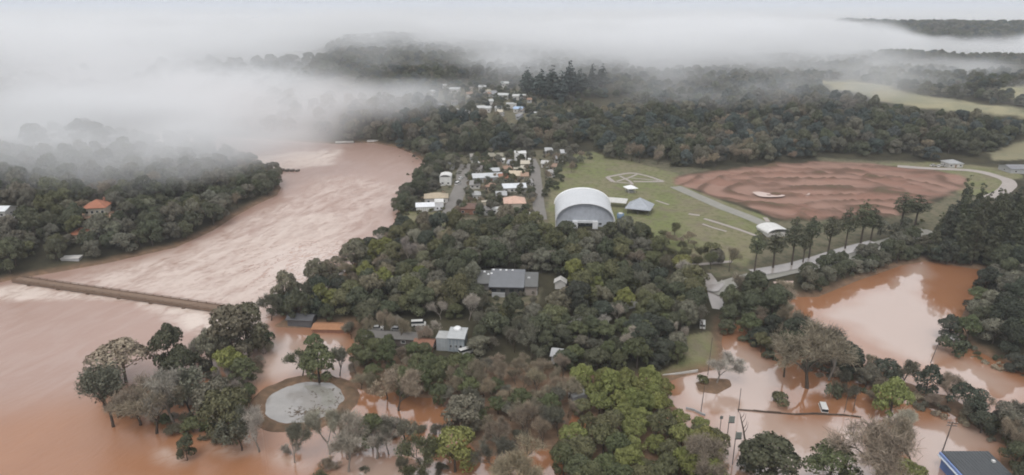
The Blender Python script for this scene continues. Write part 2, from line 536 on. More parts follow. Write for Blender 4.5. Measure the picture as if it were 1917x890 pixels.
for pl, st_ in zip(WHITEW, (1.0, .9, .42, .8, .35, .8, .7, .6)):
    whitev = np.maximum(whitev, st_ * smooth(-4, 5, sdf(pl, WX, WY) + 7 * (fbm2(WX / 9, WY / 9, 3, 71) - .5)))
silt_glare_v = np.zeros(WX.shape)
for pl in SILT_GLARE:
    silt_glare_v = np.maximum(silt_glare_v, smooth(-5, 6, sdf(pl, WX, WY) + 9 * (fbm2(WX / 12, WY / 12, 3, 61) - .5)))
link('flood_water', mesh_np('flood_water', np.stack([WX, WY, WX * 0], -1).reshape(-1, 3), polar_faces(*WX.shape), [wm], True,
     dict(foam=np.clip(foamv, 0, 1), calm=calmv, pale=silt_glare_v, white=whitev, clay=clayv)), kind='structure')

# ------------------------------------------------------------------ trees: meshes of each kind, shared by the copies
def leaf_material(name, source):
    m, k, b = newmat(name)
    if source == 'OBJECT':
        base = k.n('ShaderNodeObjectInfo').outputs['Color']
    else:
        a = k.n('ShaderNodeAttribute', attribute_name='tint')
        a.attribute_type = 'INSTANCER'
        base = a.outputs['Color']
    geo = k.n('ShaderNodeNewGeometry')
    rnd = geo.outputs['Random Per Island']
    tc = k.n('ShaderNodeTexCoord')
    clump = k.noise(tc.outputs['Object'], 0.35, 3)
    f = k.math('ADD', k.ramp(rnd, 0, 1, .86, 1.30), k.ramp(clump, .3, .7, -.22, .25))
    cmb = k.n('ShaderNodeCombineColor')
    for i in range(3):
        k.l(f, cmb.inputs[i])
    k.l(k.mix(1.0, base, cmb.outputs[0], 'MULTIPLY'), b.inputs['Base Color'])
    b.inputs['Roughness'].default_value = 0.7
    b.inputs['Specular IOR Level'].default_value = 0.25
    return m

LEAF, LEAF_FAR = leaf_material('foliage', 'OBJECT'), leaf_material('forest foliage', 'INSTANCER')
BARK = mat('bark', (0.085, 0.068, 0.055), .95, .1, .3, .8)
PALE_BARK = mat('pale grey bark', (0.24, 0.21, 0.18), .95, .1, .3, .8)

class Geo:
    def __init__(s):
        s.V, s.Q, s.n = [], [], 0
    def add(s, V, Q):
        s.V.append(np.asarray(V, float))
        s.Q.append(np.asarray(Q, int) + s.n)
        s.n += len(V)
    def tube(s, pts, rad, sides=5):
        pts = np.asarray(pts, float)
        V = []
        for i, p in enumerate(pts):
            t = pts[min(i + 1, len(pts) - 1)] - pts[max(i - 1, 0)]
            t = t / (np.linalg.norm(t) + 1e-9)
            a = np.cross(t, [0.31, 0.95, 0.05])
            a /= np.linalg.norm(a) + 1e-9
            b = np.cross(t, a)
            for k in range(sides):
                th = 2 * math.pi * k / sides
                V.append(p + rad[i] * (a * math.cos(th) + b * math.sin(th)))
        Q = []
        for i in range(len(pts) - 1):
            for k in range(sides):
                Q.append((i * sides + k, i * sides + (k + 1) % sides, (i + 1) * sides + (k + 1) % sides, (i + 1) * sides + k))
        s.add(V, Q)
    def mesh(s, name, m, smooth_shade=False):
        return mesh_np(name, np.concatenate(s.V), np.concatenate(s.Q), [m], smooth_shade)

def cards(C, Nn, w, l, rs):
    """leaf sprays: one irregular quad at each centre, facing its normal"""
    n = len(C)
    t = rs.normal(size=(n, 3))
    a = np.cross(Nn, t)
    a /= np.linalg.norm(a, axis=1)[:, None] + 1e-9
    b = np.cross(Nn, a)
    k = rs.uniform(.6, 1.3, (n, 4, 1))
    w, l = np.asarray(w).reshape(-1, 1), np.asarray(l).reshape(-1, 1)
    P = np.stack([C - a * w * k[:, 0], C - b * l * k[:, 1], C + a * w * k[:, 2], C + b * l * k[:, 3]], 1)
    P[:, 1] += Nn * (w * .25)
    return P.reshape(-1, 3), np.arange(n * 4).reshape(-1, 4)

def lobe_crown(lobes, n, size, rs, flat_=.8, lo=-.45):
    """leaf sprays over the shells of many lobes; lobes = (x, y, z, r)"""
    L = np.array(lobes, float)
    p = L[:, 3] ** 2
    pick = rs.choice(len(L), n, p=p / p.sum())
    D = rs.normal(size=(n, 3))
    D /= np.linalg.norm(D, axis=1)[:, None]
    D[:, 2] = np.where(D[:, 2] < lo, -D[:, 2], D[:, 2])
    rad = L[pick, 3] * rs.uniform(.70, 1.06, n)
    C = L[pick, :3] + D * rad[:, None] * np.array([1, 1, flat_])
    keep = np.ones(n, bool)
    for k in range(len(L)):
        q = np.linalg.norm((C - L[k, :3]) / np.array([1, 1, flat_]), axis=1)
        keep &= ~((q < L[k, 3] * .68) & (pick != k))
    C, D = C[keep], D[keep]
    Nn = D + rs.normal(size=C.shape) * .42
    Nn /= np.linalg.norm(Nn, axis=1)[:, None]
    s = rs.uniform(.65, 1.25, len(C)) * size
    return cards(C, Nn, s, s * rs.uniform(.7, 1.2, len(C)), rs)

def trunk_mesh(name, h, r, limbs, rs, m, spread=2.6, top=None):
    g_ = Geo()
    top = top or h * .85
    bend = rs.normal(size=2) * .35
    pts = [(bend[0] * t * t, bend[1] * t * t, top * t - .8 * (t == 0)) for t in (0, .25, .5, .75, 1)]
    g_.tube(pts, [r * 1.25, r, r * .8, r * .55, r * .25], 6)
    for k in range(limbs):
        a = 2 * math.pi * k / limbs + rs.uniform(-.4, .4)
        z0 = top * rs.uniform(.3, .6)
        q = spread * rs.uniform(.7, 1.2)
        g_.tube([(0, 0, z0), (math.cos(a) * q * .5, math.sin(a) * q * .5, z0 + h * .12), (math.cos(a) * q, math.sin(a) * q, z0 + h * .3)], [r * .5, r * .35, r * .12], 4)
    return g_.mesh(name, m)

def broadleaf(seed, m, n=4800, size=.27, R0=4.3, h=10.0, nl=13, lr=(1.3, 2.3), flat_=.85):
    rs = np.random.RandomState(seed)
    L = [(0, 0, h * .68, R0 * .55)]
    for k in range(nl):
        a = 2.399 * k + rs.uniform(-.5, .5)
        q = R0 * math.sqrt((k + .6) / nl) * rs.uniform(.62, .95)
        zz = h * (.90 - .42 * (q / R0) ** 1.7 + rs.uniform(-.1, .07))
        L.append((math.cos(a) * q, math.sin(a) * q, zz, rs.uniform(*lr)))
    for k in range(5):
        a = rs.uniform(0, 6.3)
        L.append((math.cos(a) * R0 * .62, math.sin(a) * R0 * .62, h * rs.uniform(.24, .42), rs.uniform(*lr) * .95))
    g_ = Geo()
    g_.add(*lobe_crown(L, n, size, rs, flat_))
    return g_.mesh('crown', m)

def bare(seed, h=9.0, leafy=0, m=None, tw=.026, ntw=30, bark=None):
    """leafless tree: forking limbs, and a haze of fine twigs"""
    rs = np.random.RandomState(seed)
    g_, tips = Geo(), []
    def grow(p, d, L, r, dep):
        d2 = d + rs.normal(size=3) * .16
        d2[2] += .05
        q1 = p + d * L * .5
        q2 = q1 + d2 / np.linalg.norm(d2) * L * .5
        g_.tube([p, q1, q2], [r, r * .85, r * .66], 5 if dep < 2 else 3)
        if dep >= 2:
            tips.append((q1, d2))
            tips.append((q2, d2))
        if dep == 4:
            return
        for k in range(3 if dep < 3 else 2):
            a = rs.uniform(0, 6.28)
            side = np.cross(d2, [math.cos(a), math.sin(a), .3])
            side /= np.linalg.norm(side) + 1e-9
            nd = d2 / np.linalg.norm(d2) + side * rs.uniform(.45, .85)
            nd[2] = max(nd[2], -.05) + .12
            grow(q2, nd / np.linalg.norm(nd), L * rs.uniform(.62, .82), r * .6, dep + 1)
    grow(np.array([0, 0, -.8]), np.array([rs.normal() * .1, rs.normal() * .1, 1.0]), h * .34, h * .026, 0)
    tr = g_.mesh('trunk', bark or PALE_BARK)
    T = np.array([t[0] for t in tips])
    Dt = np.array([t[1] for t in tips])
    k = np.repeat(np.arange(len(T)), ntw)
    d = Dt[k] + rs.normal(size=(len(k), 3)) * .95
    d[:, 2] += .12
    d /= np.linalg.norm(d, axis=1)[:, None]
    l = rs.uniform(.3, 1.0, (len(k), 1)) * h / 9
    p = T[k] + rs.normal(size=(len(k), 3)) * .3
    s = np.cross(d, rs.normal(size=d.shape))
    s /= np.linalg.norm(s, axis=1)[:, None] + 1e-9
    w_ = tw * h / 9
    P = np.stack([p - s * w_, p + s * w_, p + d * l + s * w_ * .6, p + d * l - s * w_ * .6], 1)
    c = Geo()
    c.add(P.reshape(-1, 3), np.arange(len(k) * 4).reshape(-1, 4))
    if leafy:
        kk = rs.choice(len(k), leafy)
        C = (p + d * l * .8)[kk]
        Nn = rs.normal(size=C.shape) + np.array([0, 0, .8])
        Nn /= np.linalg.norm(Nn, axis=1)[:, None]
        c.add(*cards(C, Nn, np.full(leafy, .17), np.full(leafy, .22), rs))
    return tr, c.mesh('crown', m)

def tiered(seed, m, h, z0, r0, r1, rows, n, size, point=1.0):
    """pines and conifers: tufts at the ends of whorled branches round a tall stem"""
    rs = np.random.RandomState(seed)
    L = []
    for k in range(rows):
        u = k / (rows - 1)
        z = z0 + (h - z0) * u
        q = (r0 * (1 - u ** point) + r1 * u ** point) * (.62 + .38 * min(1, u * 4))
        for j in range(max(2, int(6 * (1 - u) + 1.5))):
            a = rs.uniform(0, 6.28)
            L.append((math.cos(a) * q * rs.uniform(.3, .75), math.sin(a) * q * rs.uniform(.3, .75), z + rs.uniform(-.5, .3), max(.5, q * rs.uniform(.42, .6))))
    g_ = Geo()
    g_.add(*lobe_crown(L, n, size, rs, .7, -.6))
    return g_.mesh('crown', m)

KINDS = {}
def kind(name, pairs):
    KINDS[name] = pairs

BL = [broadleaf(100 + i, LEAF, nl=11 + i % 4, h=9.5 + .6 * (i % 3), R0=4.0 + .25 * (i % 4)) for i in range(8)]
BT = [trunk_mesh('trunk', 9.5, .24, 5, np.random.RandomState(i), BARK) for i in range(8)]
kind('broadleaf_tree', list(zip(BT, BL)))
kind('evergreen_tree', [(BT[i], broadleaf(200 + i, LEAF, 5200, .235, 4.4, 8.5, 24, (.85, 1.45), .95)) for i in range(5)])
kind('bare_tree', [bare(300 + i, 8.5 + .5 * (i % 3), 0, LEAF, bark=[PALE_BARK, BARK][i >= 3]) for i in range(6)])
kind('sparse_tree', [bare(400 + i, 8.5 + .5 * (i % 3), 1300, LEAF, ntw=18, bark=BARK) for i in range(4)])
kind('pine_tree', [(trunk_mesh('trunk', 20, .26, 4, np.random.RandomState(50 + i), BARK, 1.6, 19.0), tiered(500 + i, LEAF, 20.2, 8.5 + i * .8, 3.0, .7, 13, 3600, .24, 2.2)) for i in range(4)])
kind('tall_tree', [(trunk_mesh('trunk', 24, .34, 5, np.random.RandomState(60 + i), BARK, 2.2, 22), tiered(600 + i, LEAF, 25, 3, 4.0, 1.3, 16, 6500, .33, 2.2)) for i in range(5)])
kind('conifer', [(trunk_mesh('trunk', 20, .3, 3, np.random.RandomState(70 + i), BARK, 1.5, 18), tiered(700 + i, LEAF, 21, 3.5, 4.2, .8, 13, 2200, .5, 1.5)) for i in range(3)])
def umbrella():
    rs = np.random.RandomState(5)
    g_ = Geo()
    L = [(math.cos(a) * q, math.sin(a) * q, 9.6 + rs.uniform(-.3, .5), rs.uniform(.8, 1.3)) for a, q in [(k * 2.4, 3.6 * math.sqrt((k + .5) / 14)) for k in range(14)]]
    g_.add(*lobe_crown(L, 1200, .3, rs, .5))
    return trunk_mesh('trunk', 10.5, .22, 6, rs, BARK, 3.2, 9.0), g_.mesh('crown', LEAF)
kind('umbrella_pine', [umbrella()])
def shrub(seed):
    rs = np.random.RandomState(seed)
    L = [(rs.normal() * .8, rs.normal() * .8, rs.uniform(.5, 1.5), rs.uniform(.6, 1.0)) for _ in range(7)]
    g_ = Geo()
    g_.add(*lobe_crown(L, 700, .2, rs, .9))
    return trunk_mesh('trunk', 1.8, .08, 4, rs, BARK, .7), g_.mesh('crown', LEAF)
kind('leafy_shrub', [shrub(800 + i) for i in range(3)])

DARK, DEEP, OLIVE, MOSS, BRIGHT, LIME, GREY, BROWN, PALE, RUST, BLUE, BRONZE = ((.074, .079, .047), (.048, .054, .039), (.102, .101, .050), (.092, .102, .049), (.150, .156, .052), (.15, .17, .055),
    (.125, .120, .088), (.235, .195, .140), (.33, .30, .25), (.13, .09, .07), (.060, .074, .066), (.135, .123, .082))
WORDS = {DARK: 'dark green', DEEP: 'near-black green', OLIVE: 'olive', MOSS: 'mid green', BRIGHT: 'yellow-green', LIME: 'lime green', GREY: 'grey-green', BROWN: 'brown', PALE: 'pale grey', RUST: 'russet', BRONZE: 'bronze-green', BLUE: 'blue-green'}
PHRASE = {'broadleaf_tree': 'broadleaf tree', 'evergreen_tree': 'bushy evergreen tree', 'bare_tree': 'leafless tree', 'sparse_tree': 'thin-leaved tree',
          'pine_tree': 'tall pine with bare trunk', 'tall_tree': 'tall dense tree', 'conifer': 'pointed conifer', 'umbrella_pine': 'flat-topped pine', 'leafy_shrub': 'shrub'}
TREES = []          # (kind, x, y, z, scale (sx, sz), colour, label or None)

def plant(kind_, x, y, s=1.0, col=DARK, label=None, sz=None, z=None):
    TREES.append((kind_, x, y, hz(x, y) - .1 if z is None else z, (s, sz or s), col, label))

BASE_H = {'broadleaf_tree': 10, 'evergreen_tree': 9, 'bare_tree': 9, 'sparse_tree': 9, 'pine_tree': 21, 'tall_tree': 25.5, 'conifer': 21, 'umbrella_pine': 10.5, 'leafy_shrub': 2.2}
BASE_W = {'broadleaf_tree': 9.4, 'evergreen_tree': 9.6, 'bare_tree': 8, 'sparse_tree': 8, 'pine_tree': 5.5, 'tall_tree': 8, 'conifer': 7, 'umbrella_pine': 8.5, 'leafy_shrub': 3}
def spot(kind_, px, py, hpx, wpx, col, label=None):
    """a tree whose foot is at a pixel, with its height and width in photograph pixels"""
    p = at(px, py, True)
    m_ = mpp(p)
    dep = math.atan2(CAMZ - p[2], math.hypot(p[0], p[1]))
    hgt = hpx * m_ / math.cos(dep) * .93
    plant(kind_, p[0], p[1], wpx * m_ / BASE_W[kind_], col, label, hgt / BASE_H[kind_] * (.86 if kind_ in ('broadleaf_tree', 'evergreen_tree') else .95), p[2] - .1)

# --- trees one can name, by their feet in the photograph
W_ = 'standing in the brown flood'
for a in [
    ('broadleaf_tree', 236, 716, 82, 92, BROWN, 'broad brown-green tree standing far out in the river flood'),
    ('broadleaf_tree', 322, 706, 98, 58, DARK, 'dark upright tree beside the broad brown one in the river flood'),
    ('evergreen_tree', 346, 712, 70, 62, DARK, 'low dark tree leaning out of the flood beside the upright one'),
    ('bare_tree', 372, 700, 72, 40, PALE, 'thin pale leafless tree behind the dark flooded clump'),
    ('broadleaf_tree', 440, 684, 124, 88, BRONZE, 'tall brown-olive tree hiding the end of the long bridge'),
    ('broadleaf_tree', 466, 668, 104, 70, BRONZE, 'rounded brown tree beside the bridge end, water on its far side'),
    ('broadleaf_tree', 398, 690, 76, 60, GREY, 'grey-green tree below the tall brown-olive one by the bridge'),
    ('leafy_shrub', 496, 652, 28, 34, DARK, 'small round dark bush on the flood channel beside the bridge trees'),
    ('evergreen_tree', 432, 710, 66, 60, BRIGHT, 'yellow-green bush of a tree between brown flooded trees'),
    ('evergreen_tree', 458, 722, 56, 56, MOSS, 'mid green rounded tree beside the yellow-green flooded one'),
    ('sparse_tree', 212, 800, 104, 88, GREY, 'big grey thin-leaved tree spreading over the open river'),
    ('bare_tree', 262, 796, 92, 92, BROWN, 'brown leafless tree beside the big grey spreading one'),
    ('bare_tree', 292, 812, 84, 96, BROWN, 'forked leafless tree with dark limbs rising from the flood'),
    ('bare_tree', 328, 796, 92, 84, PALE, 'pale leafless tree behind the forked one in the flood'),
    ('sparse_tree', 360, 778, 92, 76, GREY, 'grey-green wispy tree among the flooded clump'),
    ('broadleaf_tree', 404, 790, 82, 74, GREY, 'grey-green rounded tree in the middle of the flooded clump'),
    ('broadleaf_tree', 430, 832, 108, 84, OLIVE, 'large olive tree on the edge of the flooded clump'),
    ('sparse_tree', 452, 844, 92, 62, GREY, 'thin grey-green tree between the olive one and the ring island'),
    ('bare_tree', 486, 846, 78, 62, PALE, 'pale leafless tree with a fan of branches below the ring island'),
    ('bare_tree', 552, 866, 82, 56, GREY, 'leafless tree with dark wet foot, wake behind it, below the ring island'),
    ('broadleaf_tree', 351, 862, 46, 34, DARK, 'small lone dark tree in the current with a pale wake'),
    ('bare_tree', 616, 852, 84, 66, PALE, 'pale leafless tree beside the ring island, third along its lower edge'),
    ('bare_tree', 652, 884, 92, 72, PALE, 'pale leafless tree standing lowest below the ring island'),
    ('bare_tree', 640, 838, 70, 60, BROWN, 'brown leafless tree close under the ring island edge'),
    ('sparse_tree', 566, 704, 52, 56, MOSS, 'small green tree above the ring island, thin trunk showing'),
    ('evergreen_tree', 598, 716, 82, 72, MOSS, 'taller green tree with rounded top above the ring island'),
    ('evergreen_tree', 590, 664, 46, 40, MOSS, 'green tree at the channel mouth behind the ring island'),
    ('sparse_tree', 636, 704, 66, 46, GREY, 'grey wispy tree behind the far edge of the ring island'),
    ('broadleaf_tree', 698, 840, 72, 50, MOSS, 'round green ball-topped tree over orange flood water'),
    ('bare_tree', 704, 858, 62, 84, PALE, 'pale leafless branches under the round green ball-topped tree'),
    ('bare_tree', 746, 770, 78, 86, BROWN, 'rounded brown leafless tree standing in orange flood water'),
    ('sparse_tree', 724, 748, 66, 56, BROWN, 'smaller brown tree behind the rounded brown one'),
    ('sparse_tree', 756, 836, 46, 52, GREY, 'low grey-green tree in orange water beside the ball-topped tree'),
    ('sparse_tree', 786, 898, 84, 74, OLIVE, 'olive thin-leaved tree with pale stems at the picture foot'),
    ('bare_tree', 728, 850, 60, 54, GREY, 'grey leafless tree between the ball-topped tree and the olive one'),
    ('broadleaf_tree', 852, 884, 92, 80, BRIGHT, 'yellow-green tree on the orange water edge at the picture foot'),
    ('evergreen_tree', 868, 812, 82, 84, GREY, 'big grey-green tree with frosted top above the yellow-green one'),
    ('bare_tree', 966, 920, 108, 112, BROWN, 'wide brown dome of bare twigs at the picture foot'),
    ('bare_tree', 930, 895, 66, 70, GREY, 'grey bare tree beside the wide brown dome'),
    ('bare_tree', 1314, 912, 86, 92, BROWN, 'brown bare dome beside the yellow-green grove and flooded street'),
    ('broadleaf_tree', 1440, 912, 92, 104, DARK, 'dark wide tree beside the flooded street at the picture foot'),
    ('broadleaf_tree', 1406, 880, 58, 50, DARK, 'smaller dark tree against the flooded street and the dark wide tree'),
    ('broadleaf_tree', 1552, 906, 68, 82, MOSS, 'flat-topped green tree in pale water beside a short pole'),
    ('bare_tree', 1640, 906, 116, 124, BROWN, 'big leafless tree with spreading limbs before the blue building'),
    ('bare_tree', 1700, 880, 86, 74, BROWN, 'brown leafless tree between the big leafless one and the blue building'),
    ('evergreen_tree', 1684, 915, 52, 92, BRIGHT, 'yellow-green bush-like tree beside the blue building'),
    ('evergreen_tree', 1664, 786, 78, 68, LIME, 'lime green tree alone between two orange floods'),
    ('bare_tree', 1684, 826, 62, 46, PALE, 'pale bare tree right below the lime green one'.replace('right ', '')),
    ('bare_tree', 1342, 716, 56, 62, PALE, 'leaning leafless tree on the small grass mound'),
    ('leafy_shrub', 1318, 716, 16, 22, OLIVE, 'low shrub on the small grass mound'),
    ('sparse_tree', 1468, 706, 92, 62, DARK, 'dark thin-leaved tree at the edge of the pale flooded street'),
    ('bare_tree', 1512, 728, 112, 124, BROWN, 'broad brown leafless tree with dark limbs over the flooded yard'),
    ('bare_tree', 1550, 712, 100, 92, GREY, 'grey leafless tree joined to the broad brown one'),
    ('leafy_shrub', 1567, 748, 30, 22, DARK, 'small dark shrub standing in flooded yard water'),
    ('leafy_shrub', 1460, 752, 20, 30, OLIVE, 'low olive shrub in the water by the sunken wall'),
    ('broadleaf_tree', 1776, 636, 44, 42, DEEP, 'small round near-black tree alone at the pond edge'),
    ('leafy_shrub', 1786, 660, 26, 34, DARK, 'dark shrub under the round near-black tree'),
    ('umbrella_pine', 1331, 492, 38, 34, OLIVE, 'flat-topped pine alone in the park grass'),
    ('evergreen_tree', 1400, 632, 52, 46, MOSS, 'fresh green tree between the wet road and the flooded street'),
    ('evergreen_tree', 1424, 660, 44, 36, OLIVE, 'olive tree at the water beside the fresh green one'),
]:
    spot(*a)
ORD = ['first', 'second', 'third', 'fourth', 'fifth', 'sixth', 'seventh', 'eighth', 'ninth', 'tenth', 'eleventh', 'twelfth', 'thirteenth', 'fourteenth', 'fifteenth', 'sixteenth', 'seventeenth', 'eighteenth', 'nineteenth', 'twentieth']
pines = [(1412, 510, 86, 30), (1447, 502, 74, 40), (1482, 497, 98, 36), (1503, 492, 60, 24), (1514, 484, 84, 32), (1550, 474, 72, 34), (1582, 466, 82, 32), (1611, 456, 84, 36), (1630, 450, 66, 30), (1686, 425, 66, 34), (1712, 426, 62, 36)]
for i, (px, py, hp, wp) in enumerate(pines):
    spot('pine_tree', px, py, hp, wp * .9, DARK, 'tall pine with bare trunk, %s from the puddled end of the road row' % ORD[i])
for i, (px, py, hp, wp) in enumerate([(988, 178, 54, 30), (1012, 184, 58, 30), (1034, 186, 66, 32), (1050, 190, 60, 26), (1066, 182, 72, 26), (1086, 176, 50, 30), (1109, 170, 52, 22), (1127, 164, 46, 22)]):
    spot('conifer', px, py, hp, wp, BLUE, 'dark conifer fading in mist above the far village, %s along the ridge' % ORD[i])

# --- wooded ground: scattered in place, then the largest in view become trees of their own
def scatter(polys, dmin, mix, srange, holes=(), seed=0, tall=1.0, edge=None):
    rs = random.Random(seed)
    P = [atxy(*p) for p in polys]
    HL = [[atxy(*p) for p in h_] for h_ in holes]
    xs_, ys_ = [p[0] for p in P], [p[1] for p in P]
    area = (max(xs_) - min(xs_)) * (max(ys_) - min(ys_))
    n = int(area / (dmin * dmin) * 6)
    X = np.array([rs.uniform(min(xs_), max(xs_)) for _ in range(n)])
    Y = np.array([rs.uniform(min(ys_), max(ys_)) for _ in range(n)])
    ok = inside(P, X, Y)
    for h_ in HL:
        ok &= ~inside(h_, X, Y)
    cell = {}
    tot = sum(m_[0] for m_ in mix)
    for x, y in zip(X[ok], Y[ok]):
        c = (int(x // dmin), int(y // dmin))
        if any((x - q[0]) ** 2 + (y - q[1]) ** 2 < (dmin * .85) ** 2 for i in (-1, 0, 1) for j in (-1, 0, 1) for q in cell.get((c[0] + i, c[1] + j), ())):
            continue
        if any((x - t[1]) ** 2 + (y - t[2]) ** 2 < (dmin * .5) ** 2 for t in NAMED):
            continue
        cell.setdefault(c, []).append((x, y))
        # clumps of like trees: the kind follows slow noise with a little chance
        u = (float(noise2(np.array(x / 22.0), np.array(y / 22.0), seed + 5)) * .65 + rs.random() * .5) / 1.15
        u = min(.999, max(0, (u - .2) / .6)) * tot
        for w_, kd, col in mix:
            u -= w_
            if u <= 0:
                break
        s = rs.uniform(*srange)
        plant(kd, x, y, s, col, None, s * rs.uniform(.72, 1.38) * tall)
NAMED = [t for t in TREES]
HOUSE_HOLE = [(876, 520), (900, 560), (918, 606), (1000, 598), (1075, 566), (1066, 522), (1020, 512), (886, 512)]
HALL_HOLE = [(1020, 380), (1022, 440), (1060, 452), (1130, 452), (1170, 432), (1170, 380)]
ROAD_HOLE = [(1050, 596), (1120, 582), (1180, 566), (1190, 574), (1130, 598), (1060, 618)]
YARD_HOLE = [(808, 612), (886, 612), (890, 692), (810, 692)]
MIXF = [(2.4, 'broadleaf_tree', GREY), (3.4, 'broadleaf_tree', DARK), (2.4, 'evergreen_tree', DARK), (3, 'broadleaf_tree', OLIVE), (1.2, 'broadleaf_tree', BRONZE), (1.0, 'sparse_tree', GREY), (1.3, 'evergreen_tree', BRIGHT), (1.2, 'broadleaf_tree', DEEP), (1.6, 'bare_tree', BROWN), (1.2, 'sparse_tree', BRONZE), (.7, 'bare_tree', PALE)]
scatter([(504, 606), (520, 578), (600, 535), (664, 492), (700, 456), (760, 440), (1000, 432), (1150, 440), (1230, 470), (1292, 520), (1310, 590), (1240, 600), (1190, 600), (1050, 620), (900, 606), (700, 606), (600, 606)],
        6.2, MIXF, (.68, 1.12), [HOUSE_HOLE, ROAD_HOLE, HALL_HOLE], 1)
scatter([(690, 626), (830, 624), (826, 652), (690, 652)], 5.0, [(3, 'bare_tree', PALE), (2, 'bare_tree', BROWN)], (.6, .85), [YARD_HOLE], 2, 1.1)
scatter([(900, 606), (1050, 622), (1190, 604), (1300, 596), (1325, 622), (1282, 634), (1268, 690), (1180, 702), (1040, 692), (892, 664)], 5.0,
        [(2, 'sparse_tree', GREY), (2.4, 'broadleaf_tree', DARK), (1.3, 'broadleaf_tree', GREY), (2, 'evergreen_tree', MOSS), (1, 'bare_tree', PALE), (1, 'broadleaf_tree', DEEP)], (.6, 1.0), [YARD_HOLE, [(1034, 660), (1070, 660), (1070, 690), (1034, 690)]], 3)
scatter([(656, 676), (680, 660), (830, 672), (900, 690), (880, 730), (810, 745), (700, 742), (660, 730)], 4.8, [(3, 'evergreen_tree', MOSS), (2, 'broadleaf_tree', MOSS), (1.5, 'bare_tree', BROWN), (1, 'broadleaf_tree', DARK)], (.55, .85), [YARD_HOLE], 4)
scatter([(880, 700), (1060, 708), (1070, 760), (1060, 830), (1020, 850), (900, 850), (840, 800), (820, 760)], 4.4, [(4, 'bare_tree', BROWN), (2, 'sparse_tree', GREY), (1.4, 'evergreen_tree', MOSS), (1.2, 'bare_tree', RUST), (1, 'evergreen_tree', OLIVE)], (.6, .95), [], 5)
scatter([(1066, 726), (1130, 716), (1240, 738), (1258, 762), (1230, 790), (1110, 790), (1070, 770)], 4.4, [(4, 'evergreen_tree', BRIGHT), (2, 'evergreen_tree', OLIVE), (1, 'evergreen_tree', MOSS)], (.62, .92), [[(1058, 745), (1104, 745), (1104, 770), (1058, 770)]], 6)
scatter([(1056, 820), (1180, 806), (1316, 812), (1340, 850), (1330, 1000), (1040, 1000)], 4.7, [(4, 'evergreen_tree', BRIGHT), (3, 'evergreen_tree', OLIVE), (1.4, 'evergreen_tree', MOSS)], (.66, 1.0), [], 7)
scatter([(600, 920), (1040, 905), (1040, 1010), (600, 1010)], 7, [(2, 'bare_tree', BROWN), (2, 'sparse_tree', OLIVE)], (.6, .9), [], 8)
scatter([(1392, 606), (1440, 590), (1478, 610), (1500, 650), (1640, 700), (1720, 734), (1800, 760), (1960, 800), (1960, 880), (1890, 850), (1800, 800), (1650, 745), (1560, 705), (1450, 670), (1410, 640)], 5.4,
        [(3, 'broadleaf_tree', DARK), (2.4, 'sparse_tree', GREY), (2, 'bare_tree', BROWN), (1.2, 'broadleaf_tree', DEEP), (.8, 'broadleaf_tree', GREY)], (.7, 1.1), [[(1640, 735), (1712, 735), (1712, 800), (1640, 800)]], 9)
scatter([(1376, 566), (1404, 552), (1480, 566), (1478, 606), (1440, 612), (1386, 604)], 6.0, [(3, 'broadleaf_tree', DARK), (1, 'sparse_tree', BROWN), (1, 'broadleaf_tree', DEEP)], (.8, 1.15), [], 10)
scatter([(1490, 556), (1530, 552), (1600, 522), (1690, 490), (1735, 484), (1740, 455), (1660, 462), (1560, 500), (1500, 530)], 5.5, [(3, 'broadleaf_tree', DARK), (2, 'broadleaf_tree', GREY), (1.2, 'evergreen_tree', DARK)], (.6, .9), [[(1446, 518), (1494, 518), (1494, 544), (1446, 544)]], 11)
scatter([(1742, 490), (1760, 452), (1850, 430), (2060, 420), (2060, 520), (1920, 506), (1860, 502)], 4.4, [(1, 'tall_tree', DEEP), (1, 'tall_tree', DARK)], (.62, 1.0), [], 12)
scatter([(1742, 494), (1860, 504), (1930, 510), (2060, 520), (2060, 500), (1900, 488), (1760, 474)], 5, [(2, 'broadleaf_tree', DEEP), (1, 'broadleaf_tree', DARK)], (.7, 1.1), [], 50)
scatter([(1868, 512), (1920, 512), (2080, 520), (2080, 780), (1930, 716), (1868, 676), (1806, 648), (1812, 596), (1846, 546)], 6.4, [(3, 'broadleaf_tree', DARK), (2, 'broadleaf_tree', DEEP), (2, 'broadleaf_tree', GREY), (1, 'evergreen_tree', MOSS)], (.75, 1.1), [], 13)
scatter([(1885, 880), (1960, 850), (2060, 860), (2060, 1000), (1890, 1000)], 6, [(2, 'broadleaf_tree', DARK), (1, 'broadleaf_tree', MOSS), (1, 'sparse_tree', BROWN)], (.6, .9), [], 14)
LOWB = [(3, 'bare_tree', BROWN), (2, 'sparse_tree', GREY), (2, 'bare_tree', PALE), (1.4, 'sparse_tree', BRONZE), (1, 'evergreen_tree', MOSS)]
scatter([(384, 640), (500, 632), (492, 690), (470, 740), (462, 838), (400, 846), (270, 812), (190, 800), (270, 726), (340, 700)], 4.2, LOWB, (.5, .85), [], 40, .85)
scatter([(470, 845), (560, 858), (650, 846), (720, 800), (820, 800), (860, 900), (600, 905)], 6.4, LOWB, (.5, .8), [[(500, 700), (650, 700), (650, 808), (500, 808)], [(655, 765), (815, 752), (815, 800), (660, 806)]], 41, .8)
scatter([(655, 612), (700, 606), (700, 660), (660, 690)], 5, [(2, 'evergreen_tree', MOSS), (1, 'bare_tree', BROWN), (1, 'sparse_tree', GREY)], (.5, .75), [], 42)
SHR = [(2, 'leafy_shrub', OLIVE), (2, 'leafy_shrub', GREY), (1, 'leafy_shrub', BROWN), (1, 'leafy_shrub', DARK)]
